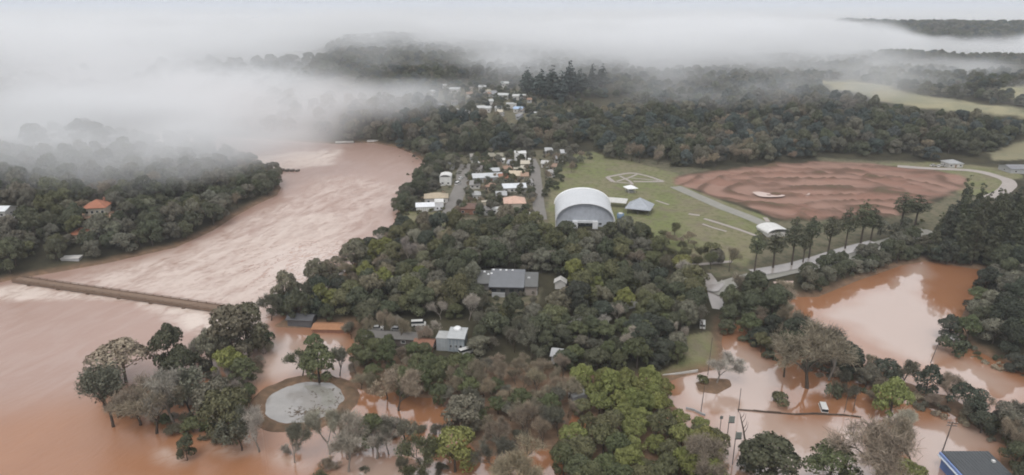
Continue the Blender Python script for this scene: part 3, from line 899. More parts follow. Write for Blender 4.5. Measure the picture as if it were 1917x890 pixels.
scatter([(1410, 610), (1500, 650), (1640, 712), (1720, 744), (1800, 770), (1920, 820), (1900, 850), (1790, 800), (1650, 760), (1560, 728), (1440, 690), (1390, 640)], 3.6, SHR, (.6, 1.3), [[(1640, 735), (1712, 735), (1712, 800), (1640, 800)]], 43)
scatter([(1440, 660), (1560, 700), (1660, 740), (1640, 770), (1540, 750), (1450, 720)], 6.2, [(2, 'bare_tree', BROWN), (1, 'sparse_tree', GREY), (2, 'leafy_shrub', BROWN)], (.5, .8), [], 44)
scatter([(1800, 640), (1860, 672), (1930, 700), (1930, 725), (1850, 690), (1790, 668)], 3.4, SHR, (.6, 1.1), [], 45)
scatter([(905, 548), (1010, 546), (1000, 600), (918, 606)], 5, SHR, (.6, 1.2), [], 46)
scatter([(745, 296), (860, 290), (1060, 286), (1040, 330), (1010, 412), (850, 416), (760, 420), (740, 400)], 6.5, SHR, (.5, 1.0), [[(820, 416), (860, 330), (880, 310), (884, 330), (870, 370), (850, 420)], [(990, 300), (1016, 300), (1022, 412), (1000, 412)]], 47)
# riverside strip and the town's own trees
scatter([(738, 398), (752, 376), (776, 348), (800, 322), (804, 304), (852, 300), (862, 316), (826, 330), (838, 352), (810, 358), (770, 374), (776, 396), (748, 404)], 6.0, [(3, 'broadleaf_tree', DARK), (2, 'broadleaf_tree', GREY), (1, 'evergreen_tree', DARK)], (.6, .95), [[(818, 322), (852, 322), (852, 352), (818, 352)]], 15)
scatter([(880, 296), (996, 290), (998, 330), (1000, 400), (990, 412), (876, 414), (850, 410), (868, 374), (876, 330)], 6.6, [(2, 'broadleaf_tree', GREY), (2, 'broadleaf_tree', DARK), (1.2, 'sparse_tree', BROWN), (1, 'evergreen_tree', OLIVE)], (.34, .64), [], 16)
scatter([(1016, 290), (1080, 280), (1110, 296), (1060, 330), (1030, 372), (1016, 372)], 8, [(2, 'broadleaf_tree', GREY), (2, 'sparse_tree', BROWN), (1, 'broadleaf_tree', DARK)], (.45, .75), [], 17)
scatter([(1180, 446), (1270, 440), (1330, 480), (1400, 512), (1300, 512), (1230, 480)], 6.0, [(3, 'bare_tree', BROWN), (2, 'sparse_tree', OLIVE), (1, 'broadleaf_tree', GREY)], (.55, .9), [[(1300, 512), (1360, 512), (1360, 560), (1300, 560)]], 18)
scatter([(1284, 552), (1302, 556), (1310, 600), (1296, 596)], 5.5, [(2, 'broadleaf_tree', DARK), (1, 'sparse_tree', GREY)], (.6, .9), [], 30)
scatter([(1366, 570), (1372, 566), (1380, 606), (1360, 640), (1350, 606)], 5.0, [(2, 'broadleaf_tree', DARK), (1, 'sparse_tree', GREY)], (.55, .85), [], 31)
scatter([(1640, 440), (1740, 410), (1750, 430), (1660, 462)], 6, [(2, 'broadleaf_tree', GREY), (1, 'leafy_shrub', OLIVE)], (.5, .7), [], 19)
# the far bank, the hillside behind the town, the ridges
FB = [(-260, 548), (0, 516), (100, 500), (200, 484), (330, 456), (400, 425), (440, 400), (478, 378), (512, 362), (520, 348), (506, 334), (486, 322), (470, 308), (440, 298), (300, 296), (100, 300), (-260, 310)]
scatter(FB, 6.6, [(3, 'broadleaf_tree', DARK), (2, 'broadleaf_tree', GREY), (1.6, 'evergreen_tree', DARK), (1.2, 'broadleaf_tree', OLIVE), (.7, 'sparse_tree', BROWN)], (.75, 1.2),
        [[(160, 402), (214, 398), (216, 418), (184, 424), (174, 452), (148, 452)], [(-40, 384), (40, 384), (48, 430), (-40, 430)], [(20, 500), (118, 488), (120, 472), (152, 474), (150, 494), (60, 510)]], 20)
MIXB = [(3, 'broadleaf_tree', DARK), (2, 'broadleaf_tree', BLUE), (1.5, 'broadleaf_tree', GREY), (1, 'evergreen_tree', DARK), (.7, 'broadleaf_tree', BRONZE), (.8, 'sparse_tree', BROWN)]
scatter([(700, 266), (740, 272), (800, 300), (870, 292), (1000, 286), (1090, 282), (1180, 304), (1300, 318), (1400, 308), (1520, 300), (1640, 298), (1780, 306), (1850, 286), (1917, 258), (2100, 240), (2100, 262), (1917, 252), (1840, 238), (1720, 226), (1620, 204), (1540, 184), (1400, 170), (1250, 185), (1060, 226), (960, 240), (850, 220), (780, 196), (650, 196), (640, 262)],
        8.6, MIXB, (.85, 1.3), [[(990, 280), (1110, 270), (1130, 300), (990, 296)], [(1530, 288), (1720, 296), (1720, 310), (1530, 308)], [(1752, 292), (1810, 292), (1810, 314), (1752, 314)]], 21)
def far_scatter(n, rmin, rmax, a0, a1, s0, s1, seed, thin=.42, clear=True):
    rs = np.random.RandomState(seed)
    r = np.sqrt(rs.uniform(rmin ** 2, rmax ** 2, n))
    a = rs.uniform(math.atan2((a0 - CX) / F, cp), math.atan2((a1 - CX) / F, cp), n)
    x, y = r * np.sin(a), r * np.cos(a)
    keep = fbm2(x / 90, y / 90, 3, 3) > thin
    for pl in FIELDS if clear else FIELDS[:2]:
        keep &= ~inside(pl, x, y)
    keep &= sdf(RIVER_W, x, y) < -4
    for i in np.nonzero(keep)[0]:
        plant('broadleaf_tree', x[i], y[i], rs.uniform(s0, s1), [BLUE, DARK, DARK, GREY][rs.randint(4)])
FIELDS = [[atxy(*p) for p in pl] for pl in ([(1528, 152), (1600, 150), (1700, 176), (1800, 190), (1917, 206), (2200, 240), (2200, 290), (1917, 246), (1840, 232), (1720, 222), (1620, 198), (1540, 176)],
    [(1868, 168), (1917, 160), (2200, 150), (2200, 190), (1917, 190)], [(780, 196), (850, 150), (1000, 140), (1100, 200), (1060, 226), (960, 240), (850, 220)])]
far_scatter(900, 560, 1000, -500, 640, 1.0, 1.7, 3)
far_scatter(7000, 690, 1250, 640, 2150, .62, 1.05, 4, .34)
far_scatter(900, 620, 860, 770, 1080, .3, .65, 5, .2, False)
far_scatter(3000, 1900, 2500, 1500, 2150, 1.3, 2.0, 6)

# --- largest in view: objects; the others: one mass
LIMIT = {'broadleaf_tree': 290, 'evergreen_tree': 240, 'bare_tree': 260, 'leafy_shrub': 220, 'sparse_tree': 150}
LANDMARKS = [('white arched hall', (1092, 395)), ('grey low-roofed house', (950, 530)), ('small white shed', (1049, 535)), ('far bridge end', (440, 600)), ('ring island', (570, 752)),
             ('tall pine row', (1510, 490)), ('orange flood pond', (1690, 560)), ('mud field', (1540, 360)), ('tank-topped grey building', (848, 640)), ('small grass mound', (1335, 722)),
             ('red-roofed villa', (187, 420)), ('blue-sided building', (1815, 880)), ('near street of the town', (850, 380)), ('sunken wall', (1440, 772)), ('hidden grey wagon', (1080, 745)),
             ('sloping forest road', (1120, 590)), ('lawn corner', (1300, 670)), ('dark tall grove', (1830, 480)), ('river weir', (530, 318)), ('riverside white house', (800, 392)), ('wet crossroads', (1335, 540))]
LMW = [(n_, at(*p, True)) for n_, p in LANDMARKS]
def in_view(t):
    d = np.array([t[1], t[2], t[3] + BASE_H[t[0]] * t[4][1] * .7 - CAMZ])
    zf = d[1] * cp - d[2] * sp
    if zf < 10:
        return False, 0, 0
    u, v = CX + F * d[0] / zf, CY - F * (d[1] * sp + d[2] * cp) / zf
    return (-10 < u < 1927 and 0 < v < 905), u, v
single, mass = [], []
by = {}
for t in TREES:
    by.setdefault(t[0], []).append(t)
for kd, ts in by.items():
    ts = sorted(ts, key=lambda t: (t[6] is None, not in_view(t)[0], -BASE_H[kd] * t[4][1] / math.hypot(t[1], t[2], CAMZ - t[3])))
    lim = LIMIT.get(kd, 300)
    for i, t in enumerate(ts):
        (single if i < lim and (t[6] or in_view(t)[0]) else mass).append(t)

recs = {}
for t in single:
    if t[6] is None:
        _, u, v = in_view(t)
        best = min(LMW, key=lambda l_: math.hypot(t[1] - l_[1][0], t[2] - l_[1][1]))
        ang = math.degrees(math.atan2(t[1] - best[1][0], t[2] - best[1][1]))
        way = ['behind', 'pondward of', 'in front of', 'riverward of'][int(((ang + 45) % 360) // 90)]
        recs.setdefault((t[0], t[5], best[0], way), []).append((math.hypot(t[1] - best[1][0], t[2] - best[1][1]), t))
def ordinal(n):
    tens = ['', '', 'twenty', 'thirty', 'forty', 'fifty']
    return ORD[n] if n < 20 else (tens[(n + 1) // 10] + '-' + ORD[n % 10] if (n + 1) % 10 else {30: 'thirtieth', 40: 'fortieth', 50: 'fiftieth'}.get(n + 1, 'farther'))
LABEL = {}
for (kd, col, lm, way), ts in recs.items():
    ts.sort(key=lambda q: q[0])
    for i, (_, t) in enumerate(ts):
        size = 'small ' if t[4][1] < .72 else 'large ' if t[4][1] > 1.05 else ''
        LABEL[id(t)] = '%s%s %s, %s one %s the %s' % (size, WORDS[col], PHRASE[kd], ordinal(i), way, lm) if len(ts) > 1 else '%s%s %s %s the %s' % (size, WORDS[col], PHRASE[kd], way, lm)
GROUPS = {'broadleaf_tree': 'broadleaf trees of the woods', 'evergreen_tree': 'bushy evergreen trees', 'bare_tree': 'leafless winter trees', 'sparse_tree': 'thin-leaved trees', 'pine_tree': 'pines along the wet road',
          'tall_tree': 'tall trees of the dark grove', 'conifer': 'conifers above the far village', 'leafy_shrub': 'shrubs of the valley floor'}
CAT = {'leafy_shrub': 'shrub'}
for i, t in enumerate(single):
    kd = t[0]
    tr, cr = KINDS[kd][i % len(KINDS[kd])] if kd != 'bare_tree' else KINDS[kd][i % 3 + (0 if t[5] in (PALE, GREY) else 3)]
    o = thing(kd, t[6] or LABEL[id(t)], CAT.get(kd, 'tree'), (t[1], t[2], t[3]), R.uniform(0, 6.28), GROUPS.get(kd))
    o.scale = (t[4][0], t[4][0], t[4][1])
    link('trunk', tr, o)
    c_ = link('crown', cr, o)
    v_ = R.uniform(.82, 1.2)
    c_.color = (*[q * v_ * R.uniform(.96, 1.04) for q in t[5]], 1)

# the mass: instances on points, each point with its tree's size and colour
PROTO = bpy.data.collections.new('forest tree kinds')
proto_i = {}
def proto(kd, cnt):
    for i in range(cnt):
        tr, cr = KINDS[kd][i]
        m2 = cr.copy()
        m2.materials[0] = LEAF_FAR
        o = bpy.data.objects.new('forest_%02d' % len(PROTO.objects), m2)
        PROTO.objects.link(o)
        proto_i.setdefault(kd, []).append(len(PROTO.objects) - 1)
for kd, cnt in (('broadleaf_tree', 8), ('evergreen_tree', 4), ('sparse_tree', 3), ('bare_tree', 3), ('tall_tree', 4), ('leafy_shrub', 3)):
    proto(kd, cnt)
fg = bpy.data.node_groups.new('forest of instances', 'GeometryNodeTree')
fg.interface.new_socket('Geometry', in_out='INPUT', socket_type='NodeSocketGeometry')
fg.interface.new_socket('Geometry', in_out='OUTPUT', socket_type='NodeSocketGeometry')
k = NT(fg)
gi, go = k.n('NodeGroupInput'), k.n('NodeGroupOutput')
ci = k.n('GeometryNodeCollectionInfo')
ci.inputs['Collection'].default_value = PROTO
ci.inputs['Separate Children'].default_value = True
ci.inputs['Reset Children'].default_value = True
ip = k.n('GeometryNodeInstanceOnPoints')
ip.inputs['Pick Instance'].default_value = True
def named(nm, ty):
    x = k.n('GeometryNodeInputNamedAttribute', data_type=ty)
    x.inputs['Name'].default_value = nm
    return x.outputs['Attribute']
k.l(gi.outputs[0], ip.inputs['Points'])
k.l(ci.outputs[0], ip.inputs['Instance'])
k.l(named('which', 'INT'), ip.inputs['Instance Index'])
k.l(named('turn', 'FLOAT_VECTOR'), ip.inputs['Rotation'])
k.l(named('size', 'FLOAT_VECTOR'), ip.inputs['Scale'])
k.l(ip.outputs[0], go.inputs[0])
def forest(name, label, ts):
    me = bpy.data.meshes.new(name)
    me.vertices.add(len(ts))
    me.vertices.foreach_set('co', np.array([(t[1], t[2], t[3] - .3) for t in ts], np.float32).ravel())
    rs = np.random.RandomState(len(ts))
    a = me.attributes.new('which', 'INT', 'POINT')
    a.data.foreach_set('value', np.array([proto_i.get(t[0], proto_i['broadleaf_tree'])[rs.randint(len(proto_i.get(t[0], proto_i['broadleaf_tree'])))] for t in ts], np.int32))
    a = me.attributes.new('turn', 'FLOAT_VECTOR', 'POINT')
    a.data.foreach_set('vector', np.array([(0, 0, rs.uniform(0, 6.28)) for t in ts], np.float32).ravel())
    a = me.attributes.new('size', 'FLOAT_VECTOR', 'POINT')
    a.data.foreach_set('vector', np.array([(t[4][0], t[4][0], t[4][1]) for t in ts], np.float32).ravel())
    a = me.attributes.new('tint', 'FLOAT_COLOR', 'POINT')
    a.data.foreach_set('color', np.array([(*(np.array(t[5]) * rs.uniform(.72, 1.22) * rs.uniform(.95, 1.05, 3)), 1) for t in ts], np.float32).ravel())
    o = link(name, me, kind='stuff')
    o['label'] = label
    o.modifiers.new('trees', 'NODES').node_group = fg
    return o
fm_bank = [t for t in mass if t[1] < 0 and in_view(t)[1] < 640 and math.hypot(t[1], t[2]) < 640]
ids_b = {id(t) for t in fm_bank}
fm_hill = [t for t in mass if id(t) not in ids_b and math.hypot(t[1], t[2]) < 1400]
fm_ridge = [t for t in mass if id(t) not in ids_b and math.hypot(t[1], t[2]) >= 1400]
forest('bank_woods', 'dense dark woods on the far river bank, mist over their upper part', fm_bank)
forest('hillside_woods', 'blue-green woods covering the hillside behind the town and mud field', fm_hill)
forest('ridge_woods', 'misty woods on the distant ridge line', fm_ridge)
print('TREES', {k_: len(v) for k_, v in by.items()}, 'single', len(single), 'mass', len(mass))

# ------------------------------------------------------------------ roads, paths, small waters: ribbons and patches laid on the ground
ASPHALT = mat('worn asphalt', (0.20, 0.185, 0.17), .85, .3, .25, .3)
WET = mat('wet road', (0.30, 0.27, 0.25), .12, .8, .25, .15)
PAVE = mat('pale paving', (0.36, 0.32, 0.295), .85, .2, .2, .4)
GRAVEL = mat('grey gravel', (0.27, 0.26, 0.23), .9, .2, .25, .3)
SILTW = mat('silty puddle', (0.52, 0.36, 0.29), .06, .8, .08, .1)
POOL = mat('clear grey pool water', (0.33, 0.31, 0.29), .05, .8, .3, .15)
def resample(P, step):
    out = [P[0]]
    for a, b in zip(P[:-1], P[1:]):
        n = max(1, int(math.hypot(b[0] - a[0], b[1] - a[1]) / step))
        out += [(a[0] + (b[0] - a[0]) * k / n, a[1] + (b[1] - a[1]) * k / n) for k in range(1, n + 1)]
    for _ in range(3):
        out = [out[0]] + [((p[0] + 2 * q[0] + r[0]) / 4, (p[1] + 2 * q[1] + r[1]) / 4) for p, q, r in zip(out[:-2], out[1:-1], out[2:])] + [out[-1]]
    return out
def ribbon(name, pts, width, m, dz=.12, cols=5):
    P = resample([atxy(*p) for p in pts], 3.0)
    V, Q = [], []
    for i, p in enumerate(P):
        a, b = P[max(i - 1, 0)], P[min(i + 1, len(P) - 1)]
        t = math.atan2(b[1] - a[1], b[0] - a[0])
        wv_ = width * (1 + .12 * (float(noise2(np.array(i * .3), np.array(width), 3)) - .5))
        nx, ny = -math.sin(t), math.cos(t)
        zc = max(hz(p[0] + nx * q, p[1] + ny * q) for q in (-width / 2, 0, width / 2))
        for c in range(cols):
            q = (c / (cols - 1) - .5) * wv_
            x, y = p[0] + nx * q, p[1] + ny * q
            V.append((x, y, max(hz(x, y), zc - .25) + dz))
    for i in range(len(P) - 1):
        for c in range(cols - 1):
            Q.append((i * cols + c, i * cols + c + 1, (i + 1) * cols + c + 1, (i + 1) * cols + c)[::-1])
    return link(name, mesh_np(name, V, Q, [m]), kind='structure')
def sheet(name, pts, m, z=None, wob=.0, base=None):
    P = [atxy(*p) if base is None else flat(p[0], p[1], base) for p in pts]
    P = resample(P + [P[0]], 1.5)[:-1]
    cx_, cy_ = sum(p[0] for p in P) / len(P), sum(p[1] for p in P) / len(P)
    if z is None:
        z = hz(cx_, cy_) + .1
    V = [(cx_, cy_, z)]
    for i, p in enumerate(P):
        f = 1 + wob * (float(noise2(np.array(i * .35), np.array(.5), 8)) - .5)
        V.append((cx_ + (p[0] - cx_) * f, cy_ + (p[1] - cy_) * f, z))
    n = len(P)
    me = bpy.data.meshes.new(name)
    me.from_pydata(V, [], [(0, 1 + (i + 1) % n, 1 + i) for i in range(n)])
    bm = bmesh.new()
    bm.from_mesh(me)
    bmesh.ops.recalc_face_normals(bm, faces=bm.faces)
    if bm.faces and sum(f.normal.z for f in bm.faces) < 0:
        bmesh.ops.reverse_faces(bm, faces=bm.faces)
    bm.to_mesh(me)
    bm.free()
    me.materials.append(m)
    return link(name, me, kind='structure')

ribbon('road', [(836, 416), (846, 390), (858, 362), (866, 340), (866, 322), (874, 308)], 8.5, ASPHALT)
ribbon('road', [(1012, 412), (1008, 385), (1006, 360), (1003, 335), (1002, 315), (994, 298)], 6.5, ASPHALT)
ribbon('road', [(1330, 548), (1400, 522), (1480, 506), (1560, 490), (1640, 462), (1700, 444), (1740, 432)], 8.0, GRAVEL)
ribbon('wet_road', [(1410, 512), (1470, 503), (1530, 487), (1590, 468), (1640, 456)], 6.5, WET, .22)
ribbon('wet_road', [(1320, 512), (1334, 530), (1338, 556), (1346, 580)], 5.0, WET)
ribbon('road', [(1055, 606), (1110, 590), (1160, 577), (1196, 568)], 5.0, GRAVEL)
ribbon('road', [(1680, 312), (1740, 316), (1800, 318), (1850, 325), (1882, 335), (1892, 345), (1880, 358), (1850, 372)], 7.5, PAVE)
ribbon('path', [(1264, 350), (1310, 370), (1360, 392), (1420, 415), (1440, 425)], 7.5, GRAVEL)
for nm, pts, wd in (('path', [(1137, 332), (1183, 323.5), (1212, 330), (1242, 340.5)], 2.6), ('path', [(1242, 340.5), (1215, 341), (1186, 340.5)], 2.4), ('path', [(1137, 332), (1142, 337), (1148, 341)], 2.8),
                    ('path', [(1148, 341), (1165, 342), (1180, 344)], 1.6), ('path', [(1160, 330), (1182, 341), (1184, 346)], 1.8), ('path', [(1155, 340), (1180, 333), (1192, 327)], 1.6), ('path', [(1182, 334), (1215, 337), (1232, 339)], 1.4),
                    ('path', [(1228, 376), (1240, 380), (1252, 384)], 1.6), ('path', [(1289, 401), (1300, 405), (1310, 404)], 2.2), ('path', [(1318, 410), (1350, 420), (1400, 436), (1425, 446)], 2.0),
                    ('path', [(1315, 420), (1335, 428), (1360, 434)], 1.4), ('path', [(1432, 408), (1438, 416)], 2.2), ('path', [(1290, 497), (1330, 494), (1370, 490)], 2.0)):
    ribbon(nm, pts, wd, PAVE, .16, 3)
sheet('puddle', [(1408, 364), (1420, 362), (1440, 363), (1474, 367), (1468, 372), (1440, 374), (1420, 371)], SILTW, hz(*atxy(1440, 368)) + .35, .1)
sheet('puddle', [(1505, 366), (1516, 364), (1514, 370), (1503, 371)], SILTW, None, .1)
sheet('puddle', [(1447, 528), (1468, 519), (1488, 522), (1484, 534), (1464, 539), (1450, 536)], SILTW, None, .1)
sheet('puddle', [(1312, 520), (1350, 518), (1356, 535), (1344, 552), (1318, 548)], WET, None, .2)
q_ = []
for i in range(40):
    a = i / 40 * 2 * math.pi
    q_.append((RING_C[0] + 11.6 * math.cos(a), RING_C[1] + 11.6 * math.sin(a)))
V = [(RING_C[0], RING_C[1], .10)] + [(x, y, .10) for x, y in q_]
link('pool_water', mesh_np('pool_water', V, [(0, 1 + i, 1 + (i + 1) % 40) for i in range(40)], [POOL]), kind='structure')
DEB = mat('floating debris', (.13, .10, .075), .95, .1, .4, 1.2)
rd = random.Random(4)
for i in range(4):
    cxp, cyp = [(604, 734), (618, 752), (592, 770), (560, 772)][i]
    c0 = flat(cxp, cyp)
    Vd, Qd = [], []
    for j in range(70):
        a, q = rd.uniform(0, 6.28), abs(rd.gauss(0, 1.5))
        x, y, l_, an = c0[0] + math.cos(a) * q * 1.6, c0[1] + math.sin(a) * q, rd.uniform(.2, .8), rd.uniform(0, 3.1)
        dx, dy = math.cos(an) * l_, math.sin(an) * l_
        b0 = len(Vd)
        Vd += [(x - dx, y - dy, .1), (x + dy * .25, y - dx * .25, .16), (x + dx, y + dy, .1), (x - dy * .25, y + dx * .25, .22)]
        Qd.append((b0, b0 + 1, b0 + 2, b0 + 3))
    link('floating_debris', mesh_np('floating_debris', Vd, Qd, [DEB]), kind='stuff')['label'] = 'dark twigs and scum floating on the round grey pool'
# rocky path drawn out into the pool
sheet('sandbar', [(568, 724), (600, 722), (632, 736), (618, 742), (636, 752), (610, 768), (596, 752), (610, 744), (584, 734)], GRAVEL, .16, .25, 0.0)

# ------------------------------------------------------------------ buildings
C_ = {}
def paint(col, rough=.7, var=.30, scale=.45):
    key = (col, rough)
    if key not in C_:
        C_[key] = mat('painted surface %d' % (len(C_) + 1), col, rough, .3, var, scale)
    return C_[key]
GLASS = mat('dark window glass', (0.03, 0.035, 0.04), .08, .6)
WHITE, OFFW, CREAM, LGREY, MGREY, DGREY, PINK, TAN, BRICK, TILE, BLUEP, METAL = ((.62, .61, .59), (.50, .48, .455), (.47, .42, .34), (.38, .38, .38), (.28, .28, .28), (.10, .10, .105), (.56, .37, .29), (.40, .33, .24),
    (.26, .13, .09), (.33, .135, .08), (.12, .20, .42), (.50, .51, .52))

def quads(name, V, Q, m):
    me = bpy.data.meshes.new(name)
    me.from_pydata([tuple(v) for v in V], [], [tuple(q) for q in Q])
    me.materials.append(m)
    me.update()
    return me
def box(name, lo, hi, m, parent=None, bevel=0.0):
    (x0, y0, z0), (x1, y1, z1) = lo, hi
    V = [(x0, y0, z0), (x1, y0, z0), (x1, y1, z0), (x0, y1, z0), (x0, y0, z1), (x1, y0, z1), (x1, y1, z1), (x0, y1, z1)]
    me = quads(name, V, [(3, 2, 1, 0), (4, 5, 6, 7), (0, 1, 5, 4), (1, 2, 6, 5), (2, 3, 7, 6), (3, 0, 4, 7)], m)
    if bevel:
        bm = bmesh.new()
        bm.from_mesh(me)
        bmesh.ops.bevel(bm, geom=bm.edges[:], offset=bevel, segments=2, affect='EDGES')
        bm.to_mesh(me)
        bm.free()
    return link(name, me, parent)
def prism(name, prof, y0, y1, m, parent=None):
    """an x-z outline drawn out along y"""
    n = len(prof)
    V = [(x, y0, z) for x, z in prof] + [(x, y1, z) for x, z in prof]
    Q = [tuple(range(n)), tuple(range(2 * n - 1, n - 1, -1))] + [(i, n + i, n + (i + 1) % n, (i + 1) % n) for i in range(n)]
    return link(name, quads(name, V, Q, m), parent)
def hip(name, w, d, z, rise, m, parent, over=.5, ridge=None, t=.22):
    W, D = w / 2 + over, d / 2 + over
    r = (max(0.01, (w - d) / 2) if ridge is None else ridge)
    V = [(-W, -D, z), (W, -D, z), (W, D, z), (-W, D, z), (-W, -D, z + t), (W, -D, z + t), (W, D, z + t), (-W, D, z + t), (-r, 0, z + t + rise), (r, 0, z + t + rise)]
    Q = [(3, 2, 1, 0), (0, 1, 5, 4), (1, 2, 6, 5), (2, 3, 7, 6), (3, 0, 4, 7), (4, 5, 9, 8), (6, 7, 8, 9), (5, 6, 9), (7, 4, 8)]
    return link(name, quads(name, V, Q, m), parent)
def gable(name, w, d, z, rise, m, parent, over=.5, t=.2):
    """ridge along x"""
    W, D = w / 2 + over, d / 2 + over
    e = rise * over / (d / 2)
    return prism_x(name, [(-D, z - e), (0, z + rise), (D, z - e), (D, z - e + t), (0, z + rise + t), (-D, z - e + t)], -W, W, m, parent)
def prism_x(name, prof, x0, x1, m, parent=None):
    n = len(prof)
    V = [(x0, y, z) for y, z in prof] + [(x1, y, z) for y, z in prof]
    Q = [tuple(range(n - 1, -1, -1)), tuple(range(n, 2 * n))] + [(i, (i + 1) % n, n + (i + 1) % n, n + i) for i in range(n)]
    return link(name, quads(name, V, Q, m), parent)
def window(parent, x, y, z, w, h, side='f', frame=WHITE):
    """frame with a pane set in it; on the front (-y), the back, or an end wall"""
    fr = paint(frame)
    t = .08
    def pt(u, v, n):
        return {'f': (x + u, y - n, z + v), 'b': (x - u, y + n, z + v), 'l': (x - n, y - u, z + v), 'r': (x + n, y + u, z + v)}[side]
    V, Q = [], []
    for (u0, u1, v0, v1) in ((-w / 2, w / 2, 0, .12), (-w / 2, w / 2, h - .12, h), (-w / 2, -w / 2 + .12, .12, h - .12), (w / 2 - .12, w / 2, .12, h - .12)):
        b0 = len(V)
        V += [pt(u0, v0, 0), pt(u1, v0, 0), pt(u1, v1, 0), pt(u0, v1, 0), pt(u0, v0, t), pt(u1, v0, t), pt(u1, v1, t), pt(u0, v1, t)]
        Q += [tuple(b0 + q for q in f) for f in ((4, 5, 6, 7), (0, 1, 5, 4), (1, 2, 6, 5), (2, 3, 7, 6), (3, 0, 4, 7))]
    f = link('window', quads('window', V, Q, fr), parent)
    link('pane', quads('pane', [pt(-w / 2 + .1, .1, .03), pt(w / 2 - .1, .1, .03), pt(w / 2 - .1, h - .1, .03), pt(-w / 2 + .1, h - .1, .03)], [(0, 1, 2, 3)], GLASS), f)
def walls(w, d, h, m, parent, gable_rise=0, z0=-1.5, name='wall'):
    if gable_rise:
        return prism_x(name, [(-d / 2, z0), (d / 2, z0), (d / 2, h), (0, h + gable_rise), (-d / 2, h)][::-1], -w / 2, w / 2, m, parent)
    return box(name, (-w / 2, -d / 2, z0), (w / 2, d / 2, h), m, parent)

def house(name, label, cat, px, py, wpx, d, h, roof, rise, wallc, roofc, rz=0.0, nwin=3, group=None, over=.5, z=None, base=None):
    p = at(px, py, True) if base is None else base
    w_ = wpx * mpp(p)
    o = thing(name, label, cat, p if z is None else (p[0], p[1], z), rz, group)
    wm_, rm_ = paint(wallc), paint(roofc)
    walls(w_, d, h, wm_, o, rise if roof == 'gable' else 0)
    if roof == 'gable':
        gable('roof', w_, d, h + .02, rise, rm_, o, over)
    elif roof == 'hip':
        hip('roof', w_, d, h + .01, rise, rm_, o, over)
    elif roof == 'flat':
        box('roof', (-w_ / 2 - over * .4, -d / 2 - over * .4, h + .005), (w_ / 2 + over * .4, d / 2 + over * .4, h + .3), rm_, o, .04)
    elif roof == 'arch':
        n = 10
        prof = [(w_ / 2 * 1.06 * math.cos(math.pi * k / n), h + rise * math.sin(math.pi * k / n)) for k in range(n + 1)]
        prism('roof', prof[::-1] + [(x * .95, zz - .3 if 0 < i < n else zz) for i, (x, zz) in enumerate(prof)], -d / 2 - .3, d / 2 + .3, rm_, o)
    elif roof == 'shed':
        prism_x('roof', [(-d / 2 - over, h + .01), (d / 2 + over, h + .01 + rise), (d / 2 + over, h + .25 + rise), (-d / 2 - over, h + .25)][::-1], -w_ / 2 - over, w_ / 2 + over, rm_, o)
        if rise:
            prism_x('gable_wall', [(-d / 2, h), (d / 2, h), (d / 2, h + rise * .93)][::-1], -w_ / 2 + .01, w_ / 2 - .01, wm_, o)
    for i in range(nwin):
        x = (i + .5) / nwin * w_ - w_ / 2
        if nwin > 2 and i == nwin // 2:
            dr = box('door', (x - .55, -d / 2 - .07, 0), (x + .55, -d / 2 - .003, 2.1), paint((.20, .12, .08)), o)
            box('handle', (x + .36, -d / 2 - .14, .95), (x + .44, -d / 2 - .072, 1.1), paint(METAL, .3), dr)
        else:
            window(o, x, -d / 2 - .003, min(1.0, h * .35), min(1.5, w_ / nwin * .55), min(1.2, h * .45))
    if d > 4 and nwin:
        window(o, w_ / 2 + .003, 0, min(1.0, h * .35), 1.3, min(1.1, h * .4), 'r')
        window(o, -w_ / 2 - .003, 0, min(1.0, h * .35), 1.3, min(1.1, h * .4), 'l')
    return o, w_
TG = 'houses of the riverside town'
